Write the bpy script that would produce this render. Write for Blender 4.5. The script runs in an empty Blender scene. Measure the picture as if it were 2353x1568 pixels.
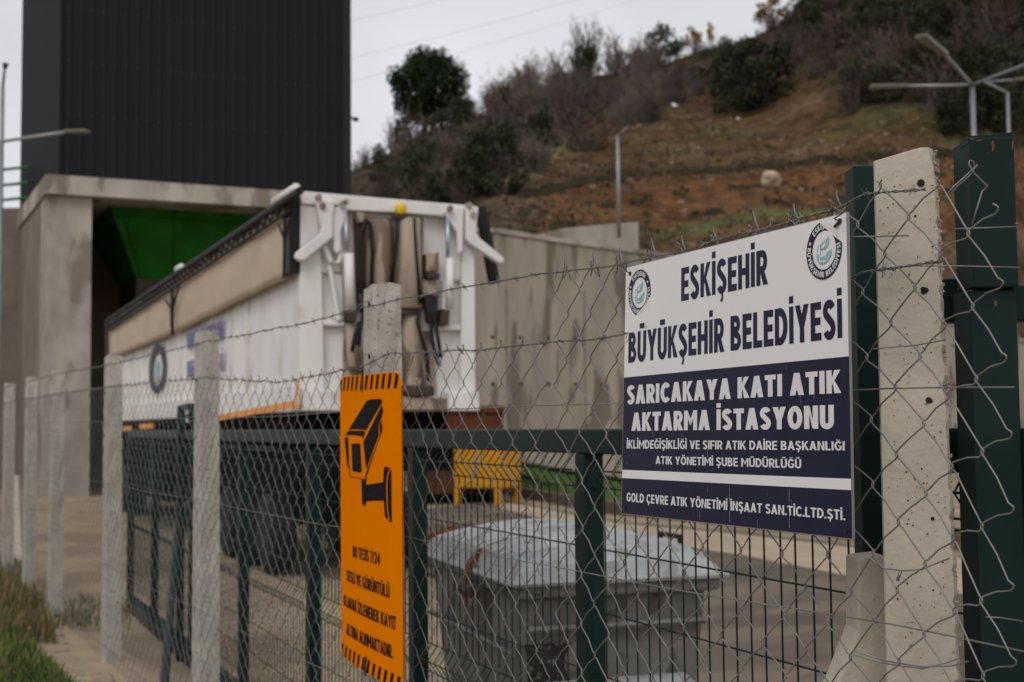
import bpy, math, random
import numpy as np
from mathutils import Vector, Matrix, noise
R = math.radians
C = bpy.context.scene.collection
SC = bpy.context.scene

# ------------------------------------------------------------------ camera
F, CX, CY = 3072.0, 1176.5, 784.0          # focal length and centre in a 2353 px wide frame
YAW, PITCH, ROLL = R(23.35), math.atan(193 / 3072), R(0.57)
EYE = Vector((0, 0, 1.6))
fwd = Vector((math.sin(YAW) * math.cos(PITCH), math.cos(YAW) * math.cos(PITCH), math.sin(PITCH)))
r0 = Vector((math.cos(YAW), -math.sin(YAW), 0))
u0 = r0.cross(fwd)
right = r0 * math.cos(ROLL) - u0 * math.sin(ROLL)
up = r0 * math.sin(ROLL) + u0 * math.cos(ROLL)
cam_d = bpy.data.cameras.new("camera")
cam = bpy.data.objects.new("camera", cam_d)
C.objects.link(cam)
cam.matrix_world = Matrix(((right.x, up.x, -fwd.x, EYE.x), (right.y, up.y, -fwd.y, EYE.y),
                           (right.z, up.z, -fwd.z, EYE.z), (0, 0, 0, 1)))
cam_d.sensor_width = 36
cam_d.lens = 36 * F / 2353
cam_d.clip_start, cam_d.clip_end = 0.05, 6000
cam_d.dof.use_dof = True
cam_d.dof.focus_distance = 2.72
cam_d.dof.aperture_fstop = 5.6
SC.camera = cam

# ------------------------------------------------------------------ sky, sun, exposure (overcast)
SUN_EL, SUN_AZ = 48, -140                    # azimuth from +Y, negative = left of the view
w = bpy.data.worlds.new("World")
SC.world = w
w.use_nodes = True
nt = w.node_tree
bg = nt.nodes["Background"]
sky = nt.nodes.new("ShaderNodeTexSky")
sky.sky_type = 'NISHITA'
sky.sun_disc = False
sky.sun_elevation = R(SUN_EL)
sky.sun_rotation = R(SUN_AZ)
sky.air_density, sky.dust_density, sky.ozone_density = 1.0, 3.0, 1.0
hs = nt.nodes.new("ShaderNodeHueSaturation")
hs.inputs["Saturation"].default_value = 0.10
nt.links.new(sky.outputs[0], hs.inputs["Color"])
tc = nt.nodes.new("ShaderNodeTexCoord")
cn = nt.nodes.new("ShaderNodeTexNoise")
cn.inputs["Scale"].default_value = 3.2
cn.inputs["Detail"].default_value = 5
cr = nt.nodes.new("ShaderNodeMapRange")
cr.inputs[1].default_value, cr.inputs[2].default_value = 0.3, 0.7
cr.inputs[3].default_value, cr.inputs[4].default_value = 0.35, 0.85
nt.links.new(tc.outputs["Generated"], cn.inputs["Vector"])
nt.links.new(cn.outputs["Fac"], cr.inputs[0])
mx = nt.nodes.new("ShaderNodeMixRGB")          # cloud deck: an even pale grey broken by the sky
mx.inputs[2].default_value = (7.0, 6.95, 7.35, 1)
nt.links.new(cr.outputs[0], mx.inputs[0])
nt.links.new(hs.outputs[0], mx.inputs[1])
nt.links.new(mx.outputs[0], bg.inputs["Color"])
bg.inputs["Strength"].default_value = 0.104
sl = bpy.data.lights.new("sun", 'SUN')
sl.energy, sl.angle, sl.color = 0.9, R(25), (1, 0.96, 0.9)
so = bpy.data.objects.new("sun", sl)
C.objects.link(so)
az, el = R(SUN_AZ), R(SUN_EL)
sd = Vector((math.sin(az) * math.cos(el), math.cos(az) * math.cos(el), math.sin(el)))
so.rotation_euler = sd.to_track_quat('Z', 'Y').to_euler()
SC.view_settings.view_transform = 'Standard'
SC.view_settings.look = 'None'
SC.view_settings.gamma = 1
SC.view_settings.exposure = 0.27

# ------------------------------------------------------------------ helpers: picture rays to points of the place
def ray(x, y):
    return (fwd + right * ((x - CX) / F) + up * ((CY - y) / F))
def P(x, y, Z):                 # point at camera depth Z
    return EYE + ray(x, y) * Z
def onX(x, y, X):
    d = ray(x, y); return EYE + d * ((X - EYE.x) / d.x)
def onY(x, y, Y):
    d = ray(x, y); return EYE + d * ((Y - EYE.y) / d.y)
def onz(x, y, z):
    d = ray(x, y); return EYE + d * ((z - EYE.z) / d.z)
def onplane(x, y, o, n):
    d = ray(x, y); return EYE + d * ((o - EYE).dot(n) / d.dot(n))
def hom(src, dst):
    A = []
    for (x, y), (a, b) in zip(src, dst):
        A += [[x, y, 1, 0, 0, 0, -a * x, -a * y, -a], [0, 0, 0, x, y, 1, -b * x, -b * y, -b]]
    return np.linalg.svd(np.array(A, float))[2][-1].reshape(3, 3)
def happ(h, p):
    q = h @ np.array([p[0], p[1], 1.0]); return q[0] / q[2], q[1] / q[2]
FA = R(-3.81)                   # the fence line: fd runs along it away from the viewer, fn points into the yard
fd = Vector((math.sin(FA), math.cos(FA), 0)); fn = Vector((math.cos(FA), -math.sin(FA), 0))
def FP(s, n, z): return fd * s + fn * n + Vector((0, 0, z))
YARD = -0.36
def sstep(a, b, t):
    t = max(0, min(1, (t - a) / (b - a))); return t * t * (3 - 2 * t)
def gh(x, y):
    n = x * fn.x + y * fn.y
    return YARD * sstep(1.9, 2.5, n)

# ------------------------------------------------------------------ materials
def mat(name, col, rough=0.6, metal=0.0, var=0.25, scale=6.0, bump=0.0, bscale=40.0, spot=None, spot_amt=0.5,
        spot_scale=20.0, spot_size=0.62, stretch=None, attr=None, coat=0, rnd=0.0, spec=0.3):
    m = bpy.data.materials.new(name); m.use_nodes = True
    t = m.node_tree; N, L = t.nodes, t.links; b = N["Principled BSDF"]
    b.inputs["Roughness"].default_value = rough; b.inputs["Metallic"].default_value = metal
    b.inputs["Specular IOR Level"].default_value = spec
    tc = N.new("ShaderNodeTexCoord"); vec = tc.outputs["Object"]
    if stretch:
        mp = N.new("ShaderNodeMapping"); mp.inputs["Scale"].default_value = stretch
        L.new(vec, mp.inputs[0]); vec = mp.outputs[0]
    n1 = N.new("ShaderNodeTexNoise"); n1.inputs["Scale"].default_value = scale; n1.inputs["Detail"].default_value = 8
    n1.inputs["Roughness"].default_value = 0.65
    L.new(vec, n1.inputs["Vector"])
    mr = N.new("ShaderNodeMapRange"); mr.inputs[1].default_value, mr.inputs[2].default_value = 0.25, 0.75
    mr.inputs[3].default_value, mr.inputs[4].default_value = 1 - var, 1 + var
    L.new(n1.outputs["Fac"], mr.inputs[0])
    mu = N.new("ShaderNodeMixRGB"); mu.blend_type = 'MULTIPLY'; mu.inputs[0].default_value = 1
    mu.inputs[1].default_value = (*col, 1)
    if attr:
        at = N.new("ShaderNodeAttribute"); at.attribute_name = attr
        L.new(at.outputs["Color"], mu.inputs[1])
    L.new(mr.outputs[0], mu.inputs[2])
    out = mu.outputs[0]
    if rnd:
        oi = N.new("ShaderNodeObjectInfo"); m2 = N.new("ShaderNodeMapRange")
        m2.inputs[3].default_value, m2.inputs[4].default_value = 1 - rnd, 1 + rnd
        L.new(oi.outputs["Random"], m2.inputs[0])
        q = N.new("ShaderNodeMixRGB"); q.blend_type = 'MULTIPLY'; q.inputs[0].default_value = 1
        L.new(out, q.inputs[1]); L.new(m2.outputs[0], q.inputs[2]); out = q.outputs[0]
    if spot:
        n2 = N.new("ShaderNodeTexNoise"); n2.inputs["Scale"].default_value = spot_scale; n2.inputs["Detail"].default_value = 6
        L.new(vec, n2.inputs["Vector"])
        r2 = N.new("ShaderNodeMapRange"); r2.inputs[1].default_value, r2.inputs[2].default_value = spot_size, spot_size + 0.06
        r2.inputs[3].default_value, r2.inputs[4].default_value = 0, spot_amt
        L.new(n2.outputs["Fac"], r2.inputs[0])
        ms = N.new("ShaderNodeMixRGB"); ms.inputs[2].default_value = (*spot, 1)
        L.new(r2.outputs[0], ms.inputs[0]); L.new(out, ms.inputs[1]); out = ms.outputs[0]
    L.new(out, b.inputs["Base Color"])
    if bump:
        n3 = N.new("ShaderNodeTexNoise"); n3.inputs["Scale"].default_value = bscale; n3.inputs["Detail"].default_value = 6
        L.new(vec, n3.inputs["Vector"])
        bp = N.new("ShaderNodeBump"); bp.inputs["Strength"].default_value = bump; bp.inputs["Distance"].default_value = 0.02
        L.new(n3.outputs["Fac"], bp.inputs["Height"]); L.new(bp.outputs[0], b.inputs["Normal"])
    return m
M = dict(
    ground=mat("compacted_gravel", (0.305, 0.24, 0.165), 0.95, var=0.35, scale=0.9, bump=0.7, bscale=25, spot=(0.19, 0.145, 0.105), spot_amt=0.75, spot_scale=0.45, spot_size=0.5, spec=0.1),
    asphalt=mat("worn_asphalt", (0.118, 0.095, 0.075), 0.95, var=0.35, scale=0.8, bump=0.5, bscale=60, spot=(0.21, 0.165, 0.12), spot_amt=0.55, spot_scale=0.6, spot_size=0.5, spec=0.15, stretch=(0.6, 1.6, 1)),
    slabs=mat("pale_concrete_strip", (0.36, 0.285, 0.21), 0.9, var=0.25, scale=2, spec=0.15),
    hill=mat("hill_soil", (0.2, 0.12, 0.06), 0.95, var=0.6, scale=1.6, bump=1.0, bscale=2.5, attr="soil", spec=0.05),
    grass=mat("grass_bank", (0.055, 0.085, 0.02), 0.95, var=0.45, scale=1.6, bump=0.6, bscale=30, spec=0.1),
    conc=mat("weathered_concrete", (0.335, 0.302, 0.262), 0.9, var=0.45, scale=0.45, bump=0.4, bscale=12, spot=(0.15, 0.12, 0.092), spot_amt=0.75, spot_scale=0.55, spot_size=0.52, stretch=(1.3, 1.3, 0.7), spec=0.15),
    concdark=mat("dark_concrete", (0.17, 0.145, 0.12), 0.9, var=0.3, scale=0.8, bump=0.3, bscale=12),  # darker copy of the concrete, so the inside of the bay looks shaded
    wallc=mat("retaining_wall_concrete", (0.28, 0.246, 0.2), 0.9, var=0.35, scale=0.5, bump=0.3, bscale=8, spot=(0.085, 0.068, 0.05), spot_amt=0.7, spot_scale=0.7, spot_size=0.52, stretch=(2.0, 2.0, 0.4), spec=0.15),
    post=mat("post_concrete", (0.435, 0.395, 0.328), 0.88, var=0.2, scale=5, bump=0.16, bscale=70, spot=(0.13, 0.112, 0.088), spot_amt=0.7, spot_scale=70, spot_size=0.685, spec=0.2),
    postrow=mat("speckled_post_concrete", (0.375, 0.355, 0.312), 0.9, var=0.22, scale=7, bump=0.25, bscale=60, spot=(0.11, 0.098, 0.08), spot_amt=0.6, spot_scale=48, spot_size=0.6, spec=0.15),
    postbreak=mat("broken_concrete_edge", (0.36, 0.33, 0.28), 0.95, var=0.4, scale=60, bump=1.0, bscale=120),
    hole=mat("dark_hole", (0.02, 0.017, 0.013), 0.95),
    clad=mat("anthracite_cladding", (0.0168, 0.0168, 0.0202), 0.6, var=0.14, scale=1.1, stretch=(1, 1, 0.15), spec=0.08),
    cladtrim=mat("black_trim", (0.009, 0.0095, 0.011), 0.5),
    screw=mat("screw_heads", (0.03, 0.03, 0.033), 0.5, metal=0.2),
    hopper=mat("green_hopper_paint", (0.016, 0.11, 0.012), 0.65, var=0.4, scale=0.8, spec=0.1),
    railgreen=mat("green_rail_paint", (0.03, 0.16, 0.04), 0.5),
    galv=mat("galvanised_wire", (0.185, 0.178, 0.168), 0.45, metal=0.55, var=0.3, scale=12),
    barb=mat("dull_barbed_wire", (0.15, 0.145, 0.14), 0.5, metal=0.5, var=0.3, scale=12),
    green=mat("dark_green_paint", (0.0068, 0.0205, 0.0185), 0.42, spec=0.12, var=0.25, scale=4, spot=(0.085, 0.025, 0.012), spot_amt=0.85, spot_scale=9, spot_size=0.71),
    greenwire=mat("green_coated_wire", (0.005, 0.021, 0.016), 0.5, spec=0.15),
    signw=mat("sign_white_face", (0.68, 0.68, 0.685), 0.45, var=0.03, scale=3, spot=(0.35, 0.33, 0.3), spot_amt=0.5, spot_scale=55, spot_size=0.76),
    signn=mat("sign_navy_face", (0.0135, 0.0145, 0.038), 0.42, var=0.12, scale=14, spot=(0.3, 0.3, 0.33), spot_amt=0.5, spot_scale=30, spot_size=0.745, stretch=(3, 3, 1), spec=0.12),
    signedge=mat("sign_edge", (0.28, 0.28, 0.28), 0.4, metal=0.5),
    lnavy=mat("navy_lettering", (0.016, 0.016, 0.042), 0.45, var=0.1, scale=20, spec=0.12),
    lwhite=mat("white_lettering", (0.64, 0.64, 0.645), 0.45, var=0.05, scale=8),
    teal=mat("teal_emblem", (0.21, 0.43, 0.46), 0.45, var=0.05, scale=8),
    orange=mat("orange_sign_face", (0.70, 0.182, 0.0), 0.7, var=0.04, scale=4, spec=0.0),
    oblack=mat("black_print", (0.0085, 0.007, 0.0065), 0.6, spec=0.03),
    white=mat("white_truck_paint", (0.68, 0.66, 0.635), 0.5, var=0.12, scale=1.0, spot=(0.36, 0.29, 0.215), spot_amt=0.42, spot_scale=1.3, spot_size=0.58, stretch=(1.2, 1.2, 0.8)),
    whitedirt=mat("grimy_white_paint", (0.34, 0.275, 0.21), 0.65, var=0.35, scale=1.8, spot=(0.10, 0.065, 0.04), spot_amt=0.8, spot_scale=2.6, spot_size=0.52, stretch=(2, 2, 0.5)),
    grime=mat("oily_steel", (0.06, 0.043, 0.033), 0.65, var=0.45, scale=4, spec=0.2),
    rubber=mat("black_rubber", (0.008, 0.008, 0.0085), 0.55, spec=0.25),
    chrome=mat("polished_rod", (0.40, 0.42, 0.46), 0.38, metal=0.7, var=0.1),
    yellow=mat("yellow_plastic", (0.62, 0.45, 0.01), 0.4, var=0.1),
    canvas=mat("beige_canvas", (0.46, 0.37, 0.28), 0.85, var=0.14, scale=1.4, bump=0.4, bscale=3, stretch=(1, 0.6, 1)),
    tape=mat("orange_reflective_tape", (0.75, 0.28, 0.01), 0.4),
    bluep=mat("blue_truck_lettering", (0.035, 0.04, 0.22), 0.5),
    chassis=mat("dark_chassis", (0.0055, 0.005, 0.005), 0.85, var=0.5, scale=2, spec=0.05),
    rust=mat("rusty_red_steel", (0.085, 0.025, 0.011), 0.75, var=0.35, scale=2, spot=(0.04, 0.02, 0.013), spot_amt=0.6, spot_scale=3),
    ybox=mat("yellow_container_paint", (0.56, 0.26, 0.01), 0.5, var=0.12, scale=2),
    zinc=mat("galvanised_sheet", (0.33, 0.342, 0.345), 0.55, metal=0.25, var=0.25, scale=7, spot=(0.19, 0.185, 0.175), spot_amt=0.6, spot_scale=10, spot_size=0.54),
    zincdull=mat("dull_galvanised_sheet", (0.165, 0.162, 0.15), 0.6, metal=0.25, var=0.4, scale=4, spot=(0.045, 0.038, 0.03), spot_amt=0.65, spot_scale=6, spot_size=0.56),
    soot=mat("scorched_paint", (0.022, 0.019, 0.018), 0.7, var=0.5, scale=20, spot=(0.14, 0.135, 0.13), spot_amt=0.8, spot_scale=28, spot_size=0.55),
    rustpatch=mat("rust_handle", (0.16, 0.055, 0.025), 0.8, var=0.4, scale=20),
    lamp=mat("galvanised_pole", (0.26, 0.265, 0.27), 0.45, metal=0.4, var=0.15),
    lamphead=mat("lamp_housing", (0.11, 0.105, 0.07), 0.4, var=0.1),
    cable=mat("power_cable", (0.35, 0.35, 0.36), 0.6),
    leafd=mat("dark_evergreen_leaves", (0.026, 0.038, 0.014), 0.8, var=0.4, scale=1.0, attr="tint", rnd=0.25, spec=0.15),
    bark=mat("grey_brown_bark", (0.06, 0.048, 0.038), 0.9, var=0.3, scale=5, spec=0.15),
    twig=mat("bare_twigs", (0.115, 0.09, 0.078), 0.9, var=0.3, scale=3, rnd=0.25, spec=0.15),
    rock=mat("pale_rock", (0.21, 0.155, 0.108), 0.9, var=0.4, scale=2, bump=0.6, bscale=6, spec=0.15),
    boulder=mat("boulder_limestone", (0.46, 0.36, 0.27), 0.9, var=0.25, scale=2, bump=0.6, bscale=4, spec=0.15),
    kerb=mat("kerb_stone", (0.12, 0.085, 0.065), 0.9, var=0.3, scale=2, bump=0.3),
    kerbl=mat("pale_kerb_stone", (0.26, 0.205, 0.145), 0.9, var=0.3, scale=8, bump=0.5),
    blade=mat("grass_blades", (0.07, 0.12, 0.02), 0.8, var=0.3, scale=4, attr="tint", spec=0.2),
)

# ------------------------------------------------------------------ mesh building
class MB:
    def __init__(s): s.v, s.f, s.c, s.k = [], [], None, []
    def add(s, vs, fs):
        o = len(s.v); s.k.append((o, len(s.f))); s.v += [Vector(p) for p in vs]; s.f += [tuple(i + o for i in f) for f in fs]; return s
    def box(s, c, size, X=(1, 0, 0), Y=(0, 1, 0), Zv=(0, 0, 1)):
        c, X, Y, Zv = Vector(c), Vector(X), Vector(Y), Vector(Zv); a, b, d = [q / 2 for q in size]
        vs = [c + X * (i * a) + Y * (j * b) + Zv * (k * d) for k in (-1, 1) for j in (-1, 1) for i in (-1, 1)]
        return s.add(vs, [(0, 2, 3, 1), (4, 5, 7, 6), (0, 1, 5, 4), (2, 6, 7, 3), (0, 4, 6, 2), (1, 3, 7, 5)])
    def prism(s, a, b):          # two matching outlines
        n = len(a)
        return s.add(list(a) + list(b), [tuple(range(n))[::-1], tuple(range(n, 2 * n))] +
                     [(i, (i + 1) % n, n + (i + 1) % n, n + i) for i in range(n)])
    def ext(s, poly, d): d = Vector(d); return s.prism([Vector(p) for p in poly], [Vector(p) + d for p in poly])
    def tube(s, pts, r, n=6, cap=True):
        pts = [Vector(p) for p in pts]; k = len(pts); rs = r if isinstance(r, (list, tuple)) else [r] * k
        vs, fs, ref = [], [], None
        for i, p in enumerate(pts):
            t = (pts[min(i + 1, k - 1)] - pts[max(i - 1, 0)])
            if t.length < 1e-9: t = Vector((0, 0, 1))
            t.normalize()
            if ref is None: ref = Vector((0, 0, 1)) if abs(t.z) < 0.9 else Vector((1, 0, 0))
            a = t.cross(ref)
            if a.length < 1e-6: a = t.orthogonal()
            a.normalize(); b = a.cross(t); ref = b
            for j in range(n):
                q = 2 * math.pi * j / n; vs.append(p + (a * math.cos(q) + b * math.sin(q)) * rs[i])
        for i in range(k - 1):
            for j in range(n):
                fs.append((i * n + j, i * n + (j + 1) % n, (i + 1) * n + (j + 1) % n, (i + 1) * n + j))
        if cap: fs += [tuple(range(n))[::-1], tuple(range((k - 1) * n, k * n))]
        return s.add(vs, fs)
    def build_each(s, name, m, parent, **kw):      # every shape added becomes a part of its own
        ks = s.k + [(len(s.v), len(s.f))]
        for (v0, f0), (v1, f1) in zip(ks[:-1], ks[1:]):
            b = MB(); b.v = s.v[v0:v1]; b.f = [tuple(i - v0 for i in f) for f in s.f[f0:f1]]; b.build(name, m, parent, **kw)
    def build(s, name, m, parent=None, smooth=False, bevel=0.0, org=None):
        o = org if org is not None else (base_of(parent) if parent else Vector((0, 0, 0)))
        me = bpy.data.meshes.new(name)
        me.from_pydata([p - o for p in s.v], [], s.f); me.update()
        if smooth: me.polygons.foreach_set("use_smooth", [True] * len(me.polygons))
        me.materials.append(m)
        ob = bpy.data.objects.new(name, me); C.objects.link(ob)
        if parent: ob.parent = parent
        else: ob.location = o
        if bevel:
            bv = ob.modifiers.new("bevel", 'BEVEL'); bv.width = bevel; bv.segments = 2; bv.limit_method = 'ANGLE'
        if s.c is not None: tint(me, s.c)
        return ob
def tint(me, cols, name="tint"):
    a = me.color_attributes.new(name, 'FLOAT_COLOR', 'POINT')
    buf = np.ones((len(me.vertices), 4), np.float32); buf[:, :3] = cols; a.data.foreach_set("color", buf.ravel())
def base_of(o):
    b = Vector((0, 0, 0))
    while o: b += o.location; o = o.parent
    return b
def tag(o, label=None, cat=None, group=None, kind=None):
    if label: o['label'] = label
    if cat: o['category'] = cat
    if group: o['group'] = group
    if kind: o['kind'] = kind
    return o
def thing(name, label, cat, loc, group=None):
    o = bpy.data.objects.new(name, None); C.objects.link(o); o.location = loc; o.empty_display_size = 0.2
    return tag(o, label, cat, group)
def copy_tree(o, parent=None):
    c = o.copy(); C.objects.link(c); c.parent = parent
    for ch in list(o.children): copy_tree(ch, c)
    return c
# own bold sans lettering: every letter is drawn as straight and curved strokes, cap height 1, weight t
def _arc(cx, cy, rx_, ry_, a0, a1, n=14):
    return [(cx + rx_ * math.cos(R(a0 + (a1 - a0) * i / n)), cy + ry_ * math.sin(R(a0 + (a1 - a0) * i / n))) for i in range(n + 1)]
def _rib(pts, t, closed=False):
    """outline strip of constant width along a centre line"""
    n = len(pts); out = []
    for i, (x, y) in enumerate(pts):
        a = pts[(i - 1) % n] if closed else pts[max(i - 1, 0)]; b = pts[(i + 1) % n] if closed else pts[min(i + 1, n - 1)]
        dx, dy = b[0] - a[0], b[1] - a[1]; L = math.hypot(dx, dy) or 1; nx, ny = -dy / L * t / 2, dx / L * t / 2
        out.append(((x + nx, y + ny), (x - nx, y - ny)))
    m = n if closed else n - 1
    return [[out[i][0], out[i][1], out[(i + 1) % n][1], out[(i + 1) % n][0]] for i in range(m)]
def _bx(x0, y0, x1, y1): return [[(x0, y0), (x1, y0), (x1, y1), (x0, y1)]]
def _dg(x0, y0, x1, y1, h): return [[(x0 - h, y0), (x0 + h, y0), (x1 + h, y1), (x1 - h, y1)]]
def glyph(ch, t):
    """(pieces, width); a piece is a list of quads that touch but do not cross each other"""
    q = t / 2; v = t * .92; u = v / 2; h = t * .56
    B, Dg = _bx, _dg
    base = {'İ': 'I', 'Ü': 'U', 'Ö': 'O', 'Ş': 'S', 'Ç': 'C', 'Ğ': 'G'}.get(ch, ch); w = .6
    if base == 'I': w = t; p = [B(0, 0, t, 1)]
    elif base == 'E': w = .50; p = [B(0, 0, t, 1), B(t, 0, w, v), B(t, .5 - u, w * .93, .5 + u), B(t, 1 - v, w, 1)]
    elif base == 'F': w = .50; p = [B(0, 0, t, 1), B(t, .46 - u, w * .92, .46 + u), B(t, 1 - v, w, 1)]
    elif base == 'L': w = .48; p = [B(0, 0, t, 1), B(t, 0, w, v)]
    elif base == 'H': w = .62; p = [B(0, 0, t, 1), B(w - t, 0, w, 1), B(t, .5 - u, w - t, .5 + u)]
    elif base == 'T': w = .56; p = [B(0, 1 - v, w, 1), B(w / 2 - q, 0, w / 2 + q, 1 - v)]
    elif base == 'A': w = .68; p = [Dg(h, 0, w / 2, 1, h), Dg(w - h, 0, w / 2, 1, h), B(.19, .2, w - .19, .2 + v * .85)]
    elif base == 'V': w = .66; p = [Dg(w / 2, 0, h, 1, h), Dg(w / 2, 0, w - h, 1, h)]
    elif base == 'Y': w = .66; p = [B(w / 2 - q, 0, w / 2 + q, .42), [[(w / 2 - q, .40), (w / 2 + q, .42), (2 * h, 1), (0, 1)]], [[(w / 2 - q, .42), (w / 2 + q, .40), (w, 1), (w - 2 * h, 1)]]]
    elif base == 'K': w = .62; p = [B(0, 0, t, 1), [[(t, .36), (t, .36 + t * 1.15), (w - 2 * h + .0, 1), (w, 1)]], [[(w - 2 * h, 0), (w + .03, 0), (.30, .66), (t + .02, .52)]]]
    elif base == 'N': w = .64; p = [B(0, 0, t, 1), B(w - t, 0, w, 1), [[(w - t - .02, 0), (w - t + .02, t * 1.0), (t + .02, 1), (t - .02, 1 - t)]]]
    elif base == 'M': w = .80; p = [B(0, 0, t, 1), B(w - t, 0, w, 1), [[(w / 2 - .005, .22), (w / 2 - .005, .22 + t * 1.5), (t * .9, 1), (t * .9, 1 - t * 1.4)]], [[(w / 2 + .005, .22), (w / 2 + .005, .22 + t * 1.5), (w - t * .9, 1), (w - t * .9, 1 - t * 1.4)]]]
    elif base == 'Z': w = .56; p = [B(0, 0, w, v), B(0, 1 - v, w, 1), Dg(h, v, w - h, 1 - v, h)]
    elif base == 'O': w = .70; p = [_rib(_arc(w / 2, .5, w / 2 - q, .51 - u, 0, 345, 23), t, True)]
    elif base in 'CG':
        w = .62; p = [_rib(_arc(.35, .5, .35 - q, .51 - u, 42, 318, 22), t)]
        if base == 'G': w = .64; p += [B(w - t, .10, w, .5), B(.36, .5 - v * .5, w - t, .5 + v * .4)]
    elif base == 'U': w = .62; p = [_rib([(q, 1), (q, .32)] + _arc(w / 2, .31, w / 2 - q, .32 - u, 180, 360, 14)[1:-1] + [(w - q, .32), (w - q, 1)], t)]
    elif base == 'D': w = .64; p = [B(0, 0, t, 1), _rib([(t, 1 - u)] + _arc(.26, .5, w - .26 - q, .5 - u, 90, -90, 16) + [(t, u)], t)]
    elif base in 'RP':
        w = .58; p = [B(0, 0, t, 1), _rib([(t, 1 - u)] + _arc(.32, .675, w - .32 - q, .325 - u, 90, -90, 10) + [(t, .35 + u)], v)]
        if base == 'R': p += [[[(w - 2 * h + .02, 0), (w + .03, 0), (.42, .40), (.20, .40)]]]
    elif base == 'B': w = .60; p = [B(0, 0, t, 1), _rib([(t, 1 - u)] + _arc(.31, .745, .55 - .31 - q, .255 - u, 90, -90, 9) + [(t, .49 + u)], v), _rib([(t, .51)] + _arc(.33, .265, w - .33 - q, .27 - u, 84, -90, 9) + [(t, u)], v)]
    elif base == 'S':
        w = .56; p = [_rib(_arc(.29, .735, .27 - q, .275 - u, 22, 90, 5) + _arc(.28, .735, .28 - q, .275 - u, 90, 215, 9)[1:] + [(.28, .515)] + _arc(.28, .275, .28 - q, .285 - u, 38, -90, 9) + _arc(.27, .275, .27 - q, .285 - u, -90, -158, 5)[1:], t)]
    elif base == '2': w = .52; p = [_rib(_arc(.26, .72, .26 - q, .28 - u, 165, -20, 11) + [(w - q - .06, .46), (.14, v)], t), B(0, 0, w, v)]
    elif base == '4': w = .60; p = [B(.36, 0, .36 + t, 1), B(0, .22, .36, .22 + v), B(.36 + t, .22, w, .22 + v), [[(0, .22 + v), (.17, .22 + v), (.36, .86), (.36, 1)]]]
    elif base == '7': w = .52; p = [B(0, 1 - v, w, 1), Dg(.18, 0, w - h, 1 - v, h)]
    elif base == '/': w = .36; p = [Dg(.07, 0, .29, 1, .07)]
    elif base == '.': w = t; p = [B(0, 0, t, t)]
    else: return [], .30
    c = w / 2
    if ch == 'İ': p += [B(0, 1.08, t, 1.08 + t * .9)]
    if ch in 'ÜÖ': p += [B(c - .17, 1.08, c - .17 + t * .8, 1.08 + t * .8), B(c + .17 - t * .8, 1.08, c + .17, 1.08 + t * .8)]
    if ch in 'ŞÇ': p += [[[(c - .05, -.01), (c + .08, -.01), (c + .10, -.10), (c + .0, -.10)]], [[(c, -.10), (c + .10, -.10), (c + .04, -.26), (c - .09, -.22)]]]
    if ch == 'Ğ': p += [_rib(_arc(c, 1.22, .15, .12, 190, 350, 8), .07)]
    return p, w
def text_mesh(body, t=0.2):
    """(verts with z = piece number, faces, min x, max x) of a line of lettering"""
    vs, fs, x, k = [], [], 0.0, 0
    for ch in body:
        if ch == ' ': x += .30; continue
        ps, w_ = glyph(ch, t)
        for piece in ps:
            k = k % 5 + 1
            for quad in piece:
                o = len(vs); vs += [Vector((x + a, b, k)) for a, b in quad]; fs.append((o, o + 1, o + 2, o + 3))
        x += w_ + .08
    return vs, fs, min(v.x for v in vs), max(v.x for v in vs)
def cap_h(t): return 0.0, 1.0

# ------------------------------------------------------------------ ground
def grid(xs, ys, zf):
    b = MB(); nx = len(xs)
    b.v = [Vector((x, y, zf(x, y))) for y in ys for x in xs]
    b.f = [(j * nx + i, j * nx + i + 1, (j + 1) * nx + i + 1, (j + 1) * nx + i) for j in range(len(ys) - 1) for i in range(nx - 1)]
    return b
xs = [-3000, -600, -150, -60, -25] + [-10 + 0.25 * i for i in range(80)] + [10 + 2 * i for i in range(20)] + [60, 120, 300, 900, 3000]
ys = [-3000, -600, -150, -40] + [-10 + 1.0 * i for i in range(60)] + [60, 90, 150, 400, 1000, 3000]
g = grid(xs, ys, lambda x, y: gh(x, y) + 0.02 * noise.noise((x * 0.6, y * 0.6, 0)))
tag(g.build("ground", M['ground'], smooth=True), kind='structure')
# asphalt road inside the yard
def sheet(name, pts, z, m, dz=0.0):
    b = MB(); b.add([(p.x, p.y, z) for p in pts], [tuple(range(len(pts)))]); return tag(b.build(name, m), kind='structure')
rd = [onz(x, y, YARD) for x, y in ((700, 1210), (1150, 1150), (1430, 1203), (1695, 1225), (2000, 1262), (2700, 1330), (2900, 2300), (1750, 1900), (1500, 1500), (1000, 1330))]
sheet("road", rd, YARD + 0.03, M['asphalt'])
st = [onz(x, y, YARD) for x, y in ((1150, 1155), (1430, 1208), (1695, 1232), (2000, 1268), (2700, 1336), (2700, 1450), (2000, 1340), (1695, 1280), (1430, 1240), (1150, 1172))]
sheet("pavement", st, YARD + 0.036, M['slabs'])

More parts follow.
